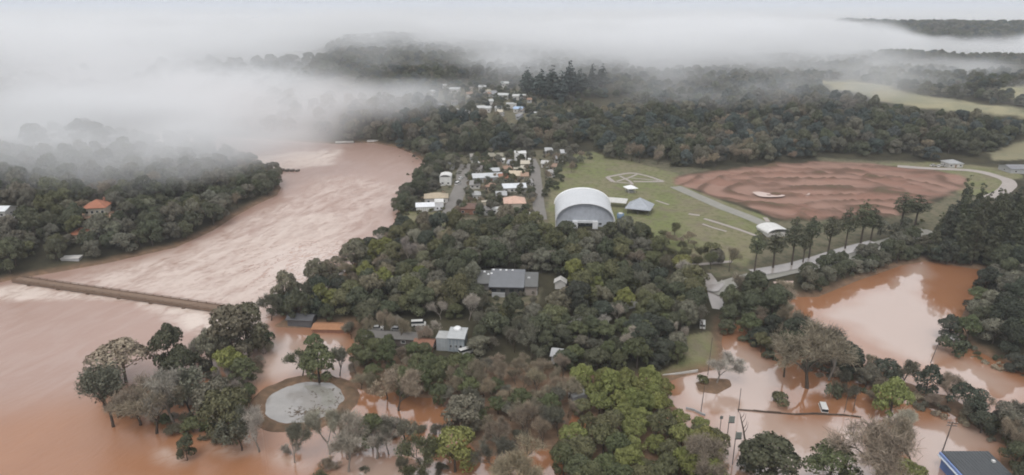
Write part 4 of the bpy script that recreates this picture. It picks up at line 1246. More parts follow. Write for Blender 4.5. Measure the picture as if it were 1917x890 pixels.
for a in [
    ('house', 'tall narrow white house with curved white roof above the riverbank trees', 'house', 835, 345, 21, 8, 5.4, 'arch', 1.6, WHITE, WHITE, .0, 2, TG),
    ('house', 'low tan hip-roofed house behind the corrugated white one by the river', 'house', 817, 378, 42, 9, 3.2, 'hip', 2.0, OFFW, TAN, .1, 3, TG),
    ('house', 'dark brick-red house with hip roof on the near street corner', 'house', 880, 398, 32, 9, 3.2, 'hip', 1.8, BRICK, (.15, .09, .07), -.1, 3, TG),
    ('house', 'big house with pink-orange tiled roof and pale front wall', 'house', 963, 392, 38, 11, 4.6, 'hip', 2.6, CREAM, PINK, .05, 4, TG),
    ('shed', 'plain white box-like shed in front of the pink-roofed house', 'shed', 931, 399, 21, 4, 2.6, 'flat', 0, WHITE, WHITE, .05, 2),
    ('shed', 'thin cream flat-roofed shelter between brick-red house and pink-roofed house', 'shed', 908, 385, 12, 3, 2.2, 'flat', 0, CREAM, CREAM, .1, 0),
    ('warehouse', 'long low shed with sloping pale grey metal roof in the town middle', 'warehouse', 912, 338, 54, 9, 3.0, 'gable', 1.6, LGREY, METAL, .16, 4, TG),
    ('house', 'rust-red roofed house at the end of the long grey shed', 'house', 942, 340, 15, 8, 3.2, 'gable', 1.7, TAN, (.30, .14, .09), .1, 2, TG),
    ('house', 'tan gable-roofed house with dark porch up from the rust-red one', 'house', 968, 335, 28, 8, 3.0, 'gable', 2.0, TAN, (.50, .42, .31), -.1, 3, TG),
    ('house', 'white metal-roofed house stretching toward the far street', 'house', 962, 358, 42, 8, 3.0, 'gable', 1.5, OFFW, (.62, .64, .66), .14, 4, TG),
    ('house', 'small grey-roofed house left of the pink-roofed one'.replace('left of', 'by the garden of'), 'house', 938, 372, 18, 7, 2.8, 'gable', 1.4, OFFW, LGREY, .1, 2, TG),
    ('house', 'bright white flat box of a house at the town top end', 'house', 974, 297, 21, 9, 4.4, 'flat', 0, WHITE, WHITE, .02, 3, TG),
    ('house', 'cream house with little dark windows below the bright white box', 'house', 983, 313, 15, 7, 3.0, 'gable', 1.3, CREAM, CREAM, 0, 3, TG),
    ('shed', 'small white pillar-like shed beside the far street', 'shed', 991, 309, 5, 3, 4.0, 'flat', 0, WHITE, WHITE, 0, 1),
    ('shed', 'tilted little white roof among trees at the upper near street', 'shed', 890, 311, 7, 7, 2.8, 'gable', .8, WHITE, WHITE, .5, 1),
    ('shed', 'tiny white hut between the trees below the bright white box', 'shed', 941, 305, 7, 4, 2.4, 'gable', .8, WHITE, WHITE, 0, 1),
    ('house', 'grey hut-like house beyond the far street under forest', 'house', 1027, 288, 13, 8, 2.8, 'gable', 1.5, MGREY, LGREY, 0, 2, TG),
    ('house', 'olive-tan roofed house half hidden at the top of the near street', 'house', 928, 298, 26, 8, 2.8, 'gable', 1.5, TAN, (.24, .22, .17), .05, 2, TG),
    ('house', 'grey-brown roofed house behind the small tilted white roof', 'house', 886, 299, 11, 7, 2.8, 'gable', 1.4, MGREY, (.30, .28, .25), .2, 2, TG),
    ('house', 'pale grey roofed house above the long grey shed', 'house', 926, 326, 15, 7, 2.8, 'gable', 1.2, LGREY, (.45, .46, .47), .15, 2, TG),
    ('house', 'cream strip-roofed house across from the rust-red one', 'house', 972, 321, 20, 6, 2.6, 'gable', 1.1, CREAM, (.50, .46, .38), .1, 2, TG),
    ('house', 'grey roofed house in trees east of the far street'.replace('east of', 'across'), 'house', 1046, 303, 16, 7, 2.8, 'gable', 1.3, OFFW, (.36, .36, .36), -.1, 2, TG),
    ('house', 'pale roofed house among shrubs across the far street', 'house', 1022, 312, 15, 7, 2.8, 'gable', 1.2, OFFW, (.46, .45, .43), -.15, 2, TG),
    # far bank
    ('house', 'small red-roofed house below the villa on the far bank', 'house', 157, 447, 30, 8, 3.2, 'hip', 2.2, CREAM, TILE, .15, 3),
    ('shed', 'white flat slab of a boathouse near the far bank waterline', 'boathouse', 135, 485, 26, 4, .7, 'flat', 0, LGREY, OFFW, .12, 0),
    ('house', 'white-roofed house at the picture edge in mist on the far bank', 'house', 2, 404, 32, 8, 3.4, 'gable', 1.4, OFFW, (.66, .67, .68), .0, 3),
    ('shed', 'tiny white hut in misty far bank trees', 'shed', 30, 416, 8, 4, 2.4, 'gable', .8, WHITE, WHITE, 0, 1),
    ('house', 'white cottage on the forested far bank beneath the red villa', 'house', 192, 440, 16, 5, 2.6, 'flat', 0, OFFW, LGREY, .3, 2),
    # by the mud field
    ('house', 'grey-roofed farmhouse with white walls beyond the mud field', 'house', 1781, 312, 22, 9, 2.8, 'hip', 1.8, OFFW, (.33, .33, .33), 0, 3),
    ('warehouse', 'low dark grey hall cut by the picture edge beyond the paved bend', 'warehouse', 1908, 322, 46, 12, 3.2, 'gable', 1.4, LGREY, (.22, .22, .23), 0, 3),
    ('shed', 'round-fronted white shed hidden behind the pine row', 'shed', 1446, 436, 40, 10, 1.6, 'arch', 2.0, OFFW, WHITE, .2, 0),
    # by the flood
    ('shed', 'small white hut with peaked roof on grass beside the grey house', 'shed', 1049, 538, 15, 4, 2.6, 'gable', 1.2, OFFW, OFFW, 1.45, 1),
    ('shed', 'dark long shed in the pale leafless trees above the flood', 'shed', 735, 640, 96, 5, 2.6, 'gable', 1.0, (.13, .11, .10), (.15, .14, .13), -.12, 2),
    ('shed', 'rust-roofed long shed at the orange flood channel', 'shed', 622, 618, 62, 5, 1.5, 'gable', .7, BRICK, (.34, .17, .09), -.06, 0),
    ('shed', 'black-roofed low shed at the wood edge beside the flood channel', 'shed', 566, 603, 44, 5, 2.0, 'gable', .9, DGREY, DGREY, -.1, 0),
    ('shed', 'brown-roofed shed beside the tank-topped grey building', 'shed', 796, 652, 34, 5, 2.2, 'gable', .9, BRICK, (.24, .12, .08), -.2, 1),
    ('house', 'pale little roof under the bamboo-like grove in the middle', 'house', 1048, 674, 26, 5, 2.6, 'gable', 1.2, LGREY, LGREY, -.25, 1),
]:
    house(*a)

# far village in mist: each roof a house
VG = 'pale houses of the far village'
for i, (px, py, wp, lab) in enumerate([
    (810, 177, 11, 'upper of two white roofs on the village\'s river side'), (793, 191, 14, 'lower white house on the village\'s river side'), (805, 186, 6, 'tiny white hut between two white village roofs'),
    (832, 165, 8, 'faint white house in mist above the village field'), (850, 173, 22, 'long grey wall-like barn across the top of the village field'), (903, 169, 12, 'grey-white house in mist behind the village field'),
    (912, 176, 12, 'cream house standing on the village field'), (943, 184, 18, 'wide white house with trees below in the village'), (972, 186, 22, 'long bright white roof in the upper village'),
    (957, 201, 17, 'white low roof beneath the long bright one'), (900, 208, 14, 'white house at the lower edge of the village, trees before it'), (914, 209, 10, 'white house joined to the lower edge row of the village'),
    (933, 208, 12, 'tilted white roof in the lower village row'), (919, 200, 6, 'tall narrow white house in the village centre'), (971, 210, 15, 'light blue roof on the village street'), (1013, 219, 26, 'broad white hall apart below the village street'),
    (945, 162, 12, 'pale roof highest in the mist over the village'), (843, 214, 26, 'long grey roof in woods below the village field'), (872, 216, 14, 'short grey roof beside the long one in the woods'), (936, 216, 9, 'cream hut under the lower village row')]):
    p = at(px, py)
    house('house', lab, 'house', px, py, wp * 1.05, 9, 3.4 if 'tall' not in lab else 5.5, 'gable' if i % 3 else 'flat', 1.3, OFFW, (.35, .45, .60) if 'blue' in lab else LGREY if 'grey' in lab else CREAM if 'cream' in lab else (.46, .46, .45), ((i * 37) % 7 - 3) * .08, 2, VG)

rt = random.Random(21)
for i, (px, py, wp, wallc, roofc, lab) in enumerate([
    (896, 322, 13, OFFW, (.22, .20, .19), 'dark grey-roofed house above the grey shed, near street side'), (910, 312, 12, TAN, (.24, .16, .12), 'brown-roofed house in trees below the olive-tan roof'), (958, 312, 12, OFFW, (.30, .30, .31), 'grey-roofed house between white hut and cream house'),
    (950, 322, 14, CREAM, (.28, .18, .13), 'brown-roofed house over the rust-red one'), (890, 352, 18, OFFW, (.26, .25, .24), 'grey-roofed house below the long grey shed, near street side'), (918, 356, 15, TAN, (.30, .19, .14), 'tan-walled house with reddish roof in the town middle'),
    (892, 372, 14, OFFW, (.36, .36, .35), 'pale grey-roofed house up from the brick-red corner house'), (990, 348, 9, OFFW, (.25, .24, .23), 'little grey-roofed house at the far street kerb'), (982, 336, 13, CREAM, (.33, .22, .16), 'house with worn orange roof at the far street'),
    (1030, 330, 15, OFFW, (.32, .31, .30), 'grey-roofed house in the gardens across the far street'), (1036, 318, 12, TAN, (.28, .19, .14), 'brown-roofed house in shrubs across the far street'), (1054, 292, 11, OFFW, (.40, .40, .40), 'pale-roofed hut at the forest foot across the far street'),
    (846, 316, 9, OFFW, (.30, .29, .28), 'grey-roofed cottage at the upper bend of the near street'), (912, 400, 13, OFFW, (.20, .19, .18), 'dark-roofed shed by the brick-red corner house'), (946, 404, 10, TAN, (.25, .22, .19), 'small brown-grey shed under the pink-roofed house')]):
    house('house', lab, 'house', px, py, wp, rt.uniform(6, 8), 2.8, rt.choice(['gable', 'hip', 'gable']), rt.uniform(1.2, 1.8), wallc, roofc, rt.uniform(-.3, .3), 2, TG)
for i in range(26):
    px, py = rt.uniform(790, 1040), rt.uniform(160, 224)
    if (px - 915) ** 2 / 130 ** 2 + (py - 195) ** 2 / 32 ** 2 > 1:
        continue
    house('house', 'tiny weathered house with dull roof, scattered among the trees of the misty far village', 'house', px, py, rt.uniform(6, 10), 6, 2.6, rt.choice(['gable', 'hip', 'gable']), 1.3, rt.choice([OFFW, TAN, LGREY]), rt.choice([(.26, .17, .12), (.24, .24, .25), (.36, .35, .34), (.19, .16, .14)]), rt.uniform(-.5, .5), 1, 'tiny dull-roofed houses of the far village')

# corrugated white house by the river: low ribbed wing and taller block
p = at(797, 394, True)
o = thing('house', 'white house by the river with ribbed low wing and taller block', 'house', p, .12)
mp_ = mpp(p)
wv_ = 34 * mp_
walls(wv_, 7, 3.0, paint(WHITE), o)
gable('roof', wv_, 7, 3.02, 1.3, paint((.70, .71, .73), .5), o, .4)
for kx in range(9):
    x = (kx + .5) / 9 * wv_ - wv_ / 2
    box('rib', (x - .09, -3.62, 0), (x + .09, -3.503, 2.85), paint(LGREY), o)
t_ = box('tower_wall', (wv_ / 2 + .02, -3.2, -1.5), (wv_ / 2 + 16 * mp_, 3.6, 5.0), paint((.66, .66, .68)), o)
box('flat_roof', (wv_ / 2 - .1, -3.4, 5.005), (wv_ / 2 + 16 * mp_ + .2, 3.8, 5.3), paint(WHITE), o)
for x in (wv_ / 2 + 1.4, wv_ / 2 + 3.4):
    window(o, x, -3.203, 1.2, 1.0, 1.2)

# arched hall
p = at(1092, 409)
hall = thing('arched_hall', 'large white arched hall with recessed front and twin pillars', 'hall', p, -.05)
m_ = mpp(p)
HW, HD, WH, RISE = 52.5 * m_, 30.0, 3.4, 8.6
MEMB = mat('white roof membrane', (.55, .56, .575), .45, .35, .16, .22)
RIMM = paint((.80, .80, .80), .5)
n = 24
def arc(s, dz=0.0, k0=0, k1=n):
    return [(HW * s * math.cos(math.pi * k / n), WH + dz + (RISE + (s - 1) * 3) * math.sin(math.pi * k / n)) for k in range(k0, k1 + 1)]
prism('roof', arc(1.0) + arc(.985)[::-1], -HD / 2, HD / 2, MEMB, hall)
prism('rear_rim', arc(1.035) + arc(1.003)[::-1], HD / 2 - 1.6, HD / 2 + .4, RIMM, hall)
prism('front_rim', arc(1.012) + arc(.97)[::-1], -HD / 2 - .5, -HD / 2 - .02, paint((.6, .6, .6)), hall)
for j in range(1, 6):
    y = -HD / 2 + HD * j / 6
    prism('roof_rib', arc(1.006) + arc(.99)[::-1], y - .09, y + .09, paint((.70, .70, .69)), hall)
for sx_ in (-1, 1):
    x0, x1 = sorted((sx_ * HW, sx_ * (HW - .4)))
    box('side_wall', (x0, -HD / 2, -2), (x1, HD / 2, WH - .01), paint(OFFW), hall)
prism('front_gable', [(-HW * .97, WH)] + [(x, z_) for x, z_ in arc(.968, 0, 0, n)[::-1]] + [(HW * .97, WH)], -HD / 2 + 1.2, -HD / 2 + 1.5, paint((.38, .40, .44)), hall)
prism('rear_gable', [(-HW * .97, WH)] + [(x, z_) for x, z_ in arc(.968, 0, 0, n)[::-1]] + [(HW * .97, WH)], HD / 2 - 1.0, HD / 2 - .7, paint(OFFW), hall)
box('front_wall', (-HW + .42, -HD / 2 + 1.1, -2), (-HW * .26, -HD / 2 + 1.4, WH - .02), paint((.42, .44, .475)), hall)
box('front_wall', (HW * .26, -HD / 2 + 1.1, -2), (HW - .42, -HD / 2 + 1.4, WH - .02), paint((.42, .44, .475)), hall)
box('rear_wall', (-HW + .42, HD / 2 - 1.4, -2), (HW - .42, HD / 2 - 1.1, WH - .02), paint(OFFW), hall)
box('lintel', (-HW * .42, -HD / 2 - .9, 2.4), (HW * .42, -HD / 2 + 1.05, 3.38), paint((.58, .59, .60)), hall)
for sx_ in (-1, 1):
    box('pillar', (sx_ * HW * .34 - 1.25, -HD / 2 - 2.2, -3.2), (sx_ * HW * .34 + 1.25, -HD / 2 - .95, 3.5), paint((.68, .68, .69)), hall, .05)
box('doorway', (-HW * .255, -HD / 2 + 1.6, -2), (HW * .255, -HD / 2 + 1.8, 2.39), paint((.06, .065, .07)), hall)
for kx in range(4):
    window(hall, (kx - 1.5) * 2.5, -HD / 2 + 1.59, .6, 1.9, 1.5, 'f', LGREY)
for kx in range(7):
    x = (kx - 3) * HW * .26
    if abs(x) > HW * .3:
        window(hall, x, -HD / 2 + 1.09, 1.0, 1.6, 1.1, 'f', LGREY)

for kx in range(11):
    x = (kx - 5) * HW * .17
    zt = WH + RISE * math.sqrt(max(0, 1 - (x / (HW * .968)) ** 2)) - .25
    box('gable_seam', (x - .06, -HD / 2 + 1.12, WH + .02), (x + .06, -HD / 2 + 1.197, zt), paint((.33, .35, .39)), hall)
# pavilion, its awning, kiosk, booth
def posts(o, xs_, ys_, h, r, m):
    for x in xs_:
        for y in ys_:
            box('post', (x - r, y - r, -1), (x + r, y + r, h), m, o)
p = at(1197, 397)
o = thing('pavilion', 'open-sided pavilion with grey pyramid roof beside the arched hall', 'pavilion', p, -.35)
hip('roof', 11.5, 11.5, 2.9, 4.6, paint((.34, .36, .39), .5), o, .8, .01)
posts(o, (-5.2, 0, 5.2), (-5.2, 5.2), 2.88, .15, paint(DGREY))
box('counter', (-4, 1.5, -.5), (4, 4.6, 1.4), paint((.16, .14, .13)), o)
p = at(1154, 386)
o = thing('awning', 'pale sloping awning between arched hall and pyramid-roofed pavilion', 'awning', p, -.3)
prism_x('roof', [(-3.2, 2.6), (3.2, 3.5), (3.2, 3.7), (-3.2, 2.8)][::-1], -5.5, 5.5, paint((.55, .54, .51)), o)
posts(o, (-5.2, 5.2), (-2.9, 2.9), 2.62, .1, paint(DGREY))
p = at(1180, 360)
o = thing('kiosk', 'small white peaked-roof kiosk where the park paths meet', 'kiosk', p, .3)
hip('roof', 4.6, 4.6, 2.6, 1.5, paint((.78, .78, .78), .5), o, .9, .01)
posts(o, (-2, 2), (-2, 2), 2.58, .12, paint(OFFW))
box('counter', (-1.6, -1.6, -.5), (1.6, 1.6, 1.1), paint(MGREY), o)
p = at(1161, 416)
o = thing('booth', 'little booth with blue cap and white lower wall by the hall', 'booth', p, .2)
g_ = Geo(); g_.tube([(0, 0, -1), (0, 0, 2.0)], [1.25, 1.25], 10); link('wall', g_.mesh('wall', paint(OFFW)), o)
g_ = Geo(); g_.tube([(0, 0, 2.02), (0, 0, 4.4), (0, 0, 4.5)], [1.75, 1.75, .01], 12); link('cap', g_.mesh('cap', paint((.13, .19, .27), .5)), o)
g_ = Geo(); g_.tube([(0, 0, 4.51), (0, 0, 4.7), (0, 0, 4.9)], [1.1, 1.0, .01], 10); link('lid', g_.mesh('lid', paint(WHITE)), o)

# grey low-roofed house in the wood
p = at(955, 545)
m_ = mpp(p)
o = thing('grey_house', 'wide low house with grey sheet roof and small roof lights in the wood', 'house', p, -.06)
RG = mat('grey sheet roof', (.15, .155, .165), .5, .5, .3, .35)
RG2 = mat('worn grey sheet roof', (.125, .125, .12), .6, .4, .25, .4)
def slab(nm, x0, x1, y0, y1, z0, z1, m, t=.25):
    return prism_x(nm, [(y0, z0), (y1, z1), (y1, z1 + t), (y0, z0 + t)][::-1], x0 * m_, x1 * m_, m, o)
main = slab('main_roof', -38, 27, -5.5, 7.0, 3.6, 6.0, RG)
wing = slab('wing_roof', 27.3, 52, -4.2, 6.0, 3.5, 5.4, RG2)
wes = slab('wing_roof', -64, -38.3, -3.0, 6.6, 3.8, 5.5, RG2)
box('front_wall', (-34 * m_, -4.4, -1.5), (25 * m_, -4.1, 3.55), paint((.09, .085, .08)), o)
box('porch_wall', (-32 * m_, -5.2, -1.5), (-8 * m_, -4.5, 1.2), paint(LGREY), o)
box('wing_wall', (27.5 * m_, -3.4, -1.5), (50 * m_, 5, 3.45), paint((.30, .26, .23)), o)
box('wing_wall', (-60 * m_, -2.2, -1.5), (-38.6 * m_, 5.5, 3.75), paint((.17, .16, .15)), o)
box('end_wall', (50.2 * m_, -3.2, -1.5), (51 * m_, 4.9, 3.3), paint(OFFW), o)
box('rear_wall', (-37 * m_, 6.2, -1.5), (26 * m_, 6.5, 5.7), paint(MGREY), o)
for kx in range(4):
    window(o, (-28 + kx * 16) * m_, -4.403, 1.3, 2.0, 1.5, 'f', DGREY)
for (u, v) in ((-33, 6.2), (-20, 6.2), (-9, 6.2), (3, 6.2), (-42, 3.6), (-50, 5.4), (-36, 3.6)):
    par = main if u > -38 else wes
    zz = 3.6 + (v + 5.5) / 12.5 * 2.4 + .26 if u > -38 else 3.8 + (v + 3.0) / 9.6 * 1.7 + .26
    box('roof_light', (u * m_ - .38, v - .45, zz - .05), (u * m_ + .38, v + .25, zz + .28), paint((.80, .80, .80), .4), par)
box('roof_vent', (32 * m_, 1.0, 4.72), (37 * m_, 2.2, 5.15), paint(LGREY), wing)

# grey building with a tank on its roof
p = at(850, 650, True)
m_ = mpp(p)
o = thing('grey_building', 'two-part grey metal-sided building with white dish-like tank on its roof', 'building', p, -.12)
w1, w2 = 21 * m_, 31 * m_
box('side_block', (-30 * m_, -2.4, -2), (-30 * m_ + w1, 2.6, 4.1), paint((.34, .36, .37), .5), o)
box('side_roof', (-30 * m_ - .15, -2.6, 4.105), (-30 * m_ + w1 + .1, 2.8, 4.35), paint((.38, .38, .37)), o)
box('main_block', (-30 * m_ + w1 + .02, -2.6, -2), (-30 * m_ + w1 + w2, 3.2, 4.6), paint((.25, .28, .30), .5), o)
rf = prism_x('main_roof', [(-3.2, 4.6), (3.4, 5.5), (3.4, 5.7), (-3.2, 4.8)][::-1], -30 * m_ + w1 - .1, -30 * m_ + w1 + w2 + .3, paint((.40, .41, .41), .5), o)
for kx in range(8):
    x = -30 * m_ + (kx + .5) * (w1 + w2) / 8
    box('cladding_rib', (x - .06, -2.78, .2), (x + .06, -2.62, 3.9), paint((.42, .44, .45), .5), o)
g_ = Geo(); cx0 = -30 * m_ + w1 + w2 * .45
g_.tube([(cx0, 2.2, 5.2), (cx0, 2.2, 6.0), (cx0, 2.2, 6.4), (cx0, 2.2, 6.6)], [1.1, 1.35, .9, .02], 12)
link('roof_tank', g_.mesh('roof_tank', paint((.76, .76, .76), .4)), o)
for kx in range(3):
    window(o, -30 * m_ + w1 + 1.2 + kx * 1.6, -2.603, 1.1, 1.0, 1.1, 'f', LGREY)

# blue-sided building at the picture foot
pa, pb = at(1768, 856, True), at(1852, 860, True)
a = flat(1762, 846, 4.4); b = flat(1854, 850, 4.4)
o = thing('blue_building', 'flooded hall with dark roof and blue end wall edged in white', 'building', ((a[0] + b[0]) / 2, a[1], 0), 0)
w_ = b[0] - a[0]
DR = mat('dark sheet roof', (.075, .08, .085), .55, .4, .25, .5)
L_ = 22.0
prism_x('roof', [(-L_, 4.0), (0, 4.4), (0, 4.6), (-L_, 4.2)][::-1], -w_ / 2, w_ / 2, DR, o)
box('side_wall', (-w_ / 2 + .28, -L_ + .3, -2), (-w_ / 2 + .5, -.3, 3.95), paint(BLUEP), o)
box('side_wall', (w_ / 2 - .5, -L_ + .3, -2), (w_ / 2 - .28, -.3, 3.95), paint(OFFW), o)
box('rear_wall', (-w_ / 2 + .5, -.55, -2), (w_ / 2 - .5, -.3, 4.1), paint(OFFW), o)
prism_x('fascia', [(-L_, 3.3), (0, 3.7), (0, 4.38), (-L_, 3.98)][::-1], -w_ / 2 - .45, -w_ / 2 - .02, paint((.20, .28, .52)), o)
prism_x('gutter', [(-L_, 3.0), (0, 3.4), (0, 3.66), (-L_, 3.26)][::-1], -w_ / 2 - .75, -w_ / 2 - .42, paint((.66, .72, .76), .4), o)
for kx in range(14):
    x = -w_ / 2 + (kx + .5) * w_ / 14
    prism_x('roof_seam', [(-L_, 4.2), (-.05, 4.6), (-.05, 4.68), (-L_, 4.28)][::-1], x - .04, x + .04, paint((.10, .105, .11), .5), o)
box('roof_vent', (w_ * .34, -4.6, 4.35), (w_ * .34 + .7, -3.9, 5.0), paint(WHITE), o)

# two-tier villa on the far bank
p = at(188, 414)
m_ = mpp(p)
o = thing('villa', 'two-tier villa with orange tiled roofs and balconies on the far wooded bank', 'villa', (p[0], p[1], p[2] + .5), .18)
walls(48 * m_ * .62, 9, 7.4, paint(CREAM), o)
rf = hip('upper_roof', 48 * m_ * .62, 9, 7.42, 3.0, paint(TILE), o, 1.0)
box('chimney', (2.4, 1.5, 8.6), (3.3, 2.4, 11.0), paint(BRICK), rf)
hip('lower_roof', 48 * m_, 13, 3.0, .9, paint((.36, .23, .16)), o, .8)
for kx in range(5):
    x = (kx - 2) * 48 * m_ / 5
    box('post', (x - .2, -6.6, -1.5), (x + .2, -6.2, 2.98), paint(OFFW), o)
box('balcony', (-48 * m_ / 2, -7.4, -.6), (48 * m_ / 2, -6.7, .5), paint(OFFW), o)
for kx in range(4):
    window(o, (kx - 1.5) * 2.3, -4.503, 4.6, 1.4, 1.5)
    window(o, (kx - 1.5) * 2.3, -4.503, .4, 1.4, 1.7)

# ------------------------------------------------------------------ bridge, weir, walls
CONC = mat('stained concrete', (.16, .11, .08), .85, .25, .3, .5)
CONC2 = mat('pale wet concrete', (.40, .33, .28), .8, .3, .3, .5)
A = np.array([*flat(30, 520, 1.6)]); B = np.array([*flat(440, 579, 1.6)])
L_ = float(np.linalg.norm(B - A))
o = thing('bridge', 'long low brown bridge awash across the river', 'bridge', (A[0], A[1], 0), math.atan2(B[1] - A[1], B[0] - A[0]))
box('deck', (0, -2.2, .35), (L_, 2.2, 1.15), CONC, o)
box('walkway', (0, -1.9, 1.154), (L_, 1.9, 1.22), paint((.21, .145, .105), .9), o)
for y in (-2.05, 2.05):
    box('kerb', (0, y - .14, 1.153), (L_, y + .14, 1.5), CONC, o)
nb = 26
for y in (-2.05, 2.05):
    for i in range(nb):
        x = (i + .5) / nb * L_
        box('rail_post', (x - .12, y - .1, 1.503), (x + .12, y + .1, 1.85), CONC, o)
    box('rail', (0, y - .09, 1.853), (L_, y + .09, 1.98), CONC, o)
for i in range(7):
    x = (i + .6) / 7 * L_
    box('pier', (x - .7, -2.8, -2.5), (x + .7, 2.8, .345), CONC, o, .1)
A = np.array(flat(484, 318, 1)); B = np.array(flat(560, 318, 1))
L_ = float(np.linalg.norm(B - A))
o = thing('weir', 'broken weir wall with dark piers jutting into the river', 'weir', (A[0], A[1], 0), math.atan2(B[1] - A[1], B[0] - A[0]))
box('wall', (0, -1.1, -2), (L_ * .42, 1.1, 1.3), CONC2, o, .1)
for i in range(5):
    x = L_ * (.46 + .125 * i)
    box('pier', (x - 1.1, -2.2, -2), (x + 1.1, 2.2, 1.7 - .2 * i), paint((.13, .11, .09)), o, .15)
box('beam', (L_ * .42 + .02, -.8, 1.0 - .2), (L_ * .9, .8, 1.35 - .2), paint((.16, .13, .11)), o)
A = np.array(flat(628, 267, 1)); B = np.array(flat(712, 264, 1))
L_ = float(np.linalg.norm(B - A))
o = thing('jetty', 'thin pale jetty at the river\'s misty far bend', 'jetty', (A[0], A[1], 0), math.atan2(B[1] - A[1], B[0] - A[0]))
box('deck', (0, -1.5, .6), (L_ * .4, 1.5, 1.6), paint(OFFW), o)
box('deck', (L_ * .7, -1.5, .6), (L_, 1.5, 1.8), paint(OFFW), o)
for i in range(6):
    box('pile', (L_ * (i + .5) / 6 - .4, -.5, -2), (L_ * (i + .5) / 6 + .4, .5, .595), paint(DGREY), o)

def low_wall(name, label, cat, pts, h, t, m, z=0.0, dips=False):
    P = [flat(px, py, z) for px, py in pts]
    o = thing(name, label, cat, (P[0][0], P[0][1], 0))
    for i, (a, b) in enumerate(zip(P[:-1], P[1:])):
        a, b = np.array(a), np.array(b)
        e = (b - a) / np.linalg.norm(b - a)
        nn = np.array([-e[1], e[0]]) * t / 2
        hh = h * (1 if not dips else R.uniform(.55, 1.15))
        c = [a + nn, b + nn, b - nn, a - nn]
        V = [(q[0] - P[0][0], q[1] - P[0][1], zz) for zz in (-1.5, z + hh) for q in c]
        me = quads('wall_section', V, [(0, 1, 2, 3), (7, 6, 5, 4), (0, 4, 5, 1), (1, 5, 6, 2), (2, 6, 7, 3), (3, 7, 4, 0)], m)
        link('wall_section', me, o)
    return o
low_wall('garden_wall', 'dark low wall, half sunk, crossing the flooded street', 'wall', [(1381, 768), (1410, 770), (1436, 773), (1462, 775), (1490, 777), (1518, 776), (1548, 777), (1580, 778), (1612, 782)], .55, .35, paint((.085, .06, .045)), 0, True)
low_wall('garden_wall', 'pale low wall along the lawn by the flooded street', 'wall', [(1218, 709), (1245, 706), (1275, 702), (1306, 697)], .9, .35, paint(OFFW), 0)
low_wall('garden_wall', 'grey low wall end in front of the bright grove', 'wall', [(1284, 766), (1298, 769), (1312, 776), (1320, 779)], .6, .4, paint(MGREY), 0)

# ------------------------------------------------------------------ poles, signs, vehicles
WOODP = mat('weathered pole', (.10, .085, .075), .9, .2, .25, 2.0)
def pole(name, label, px, py, hpx, arms=0, lean=0.0, r=.13, cat='pole'):
    p = at(px, py, True)
    d_ = math.atan2(CAMZ, math.hypot(p[0], p[1]))
    h = hpx * mpp(p) / math.cos(d_)
    o = thing(name, label, cat, p, 0)
    o.rotation_euler = (0, lean, 0)
    g_ = Geo(); g_.tube([(0, 0, -1.5), (0, 0, h * .5), (0, 0, h)], [r, r * .9, r * .7], 8)
    link('post', g_.mesh('post', WOODP), o)
    for k in range(arms):
        z = h - .25 - k * .75
        a_ = box('crossarm', (-1.35, -.16 - .003, z - .08), (1.35, -.04, z + .08), WOODP, o)
        for x in (-1.2, -.5, .5, 1.2):
            box('insulator', (x - .06, -.15, z + .083), (x + .06, -.05, z + .3), paint(LGREY), a_)
    return o, h
pole('utility_pole', 'leaning wooden utility pole with two crossarms behind the blue building', 1764, 846, 46, 2, .10, .17)
pole('utility_pole', 'short utility pole top with crossarm above the flat-topped green tree', 1546, 856, 30, 1, 0, .13)
pole('utility_pole', 'tall leaning pole at the edge of the big pond', 1742, 680, 56, 1, .16, .13)
pole('street_pole', 'thin pole at the end of the sunken wall in the flooded street', 1382, 772, 40, 0, 0, .11)
pole('street_pole', 'thin pole on the lawn corner beside the flooded street', 1325, 702, 64, 0, .02, .11)
pole('street_pole', 'thin pole in pale water, beside the grass mound and lower wall', 1312, 772, 44, 0, .04, .12)
pole('street_pole', 'bare pole next to the hidden grey trees below the hall', 1190, 448, 24, 0, 0, .14)
pole('street_pole', 'thin white pole in the flooded yard beside the sunken wall', 1581, 772, 40, 0, .03, .10)
pole('street_pole', 'shorter pole in the flooded yard, beside the white one', 1597, 770, 26, 0, .02, .10)
for px, py, hp, lab in ((1360, 830, 46, 'upper dark signboard on a post in the flooded street'), (1371, 870, 54, 'lower grey-green signboard on a post in the flooded street')):
    o, h = pole('street_sign', lab, px, py, hp, 0, 0, .12, 'sign')
    box('board', (-.15, -.35, h - 1.9), (1.35, -.16, h - .1), paint((.20, .22, .20), .5), o, .03)
    box('board_base', (-.2, -.32, h - 2.15), (1.4, -.15, h - 1.92), paint((.05, .05, .05)), o)
o, h = pole('street_sign', 'small dark two-plate sign post between pale water and yellow-green grove', 1347, 812, 30, 0, 0, .1, 'sign')
box('board', (-.4, -.25, h - .9), (.4, -.13, h), paint((.13, .14, .13)), o)
# leaning dead tree over the signs
p = at(1396, 822, True)
o = thing('dead_tree', 'leaning bare dead trunk with thin upright branches over the flooded street', 'tree', p)
g_ = Geo(); g_.tube([(0, 0, -1), (-.9, .2, 3.0), (-1.9, .3, 6.4), (-2.4, .3, 8.2)], [.26, .2, .13, .05], 6); link('trunk', g_.mesh('trunk', BARK), o)
for (x, z, q) in ((-.9, 3.0, 2.6), (-1.4, 4.8, 2.8), (-.5, 1.8, 3.2), (-1.9, 6.2, 1.8)):
    g_ = Geo(); g_.tube([(x, .2, z), (x + .7, .3, z + q * .5), (x + .8, .35, z + q)], [.09, .06, .02], 4); link('branch', g_.mesh('branch', BARK), o)

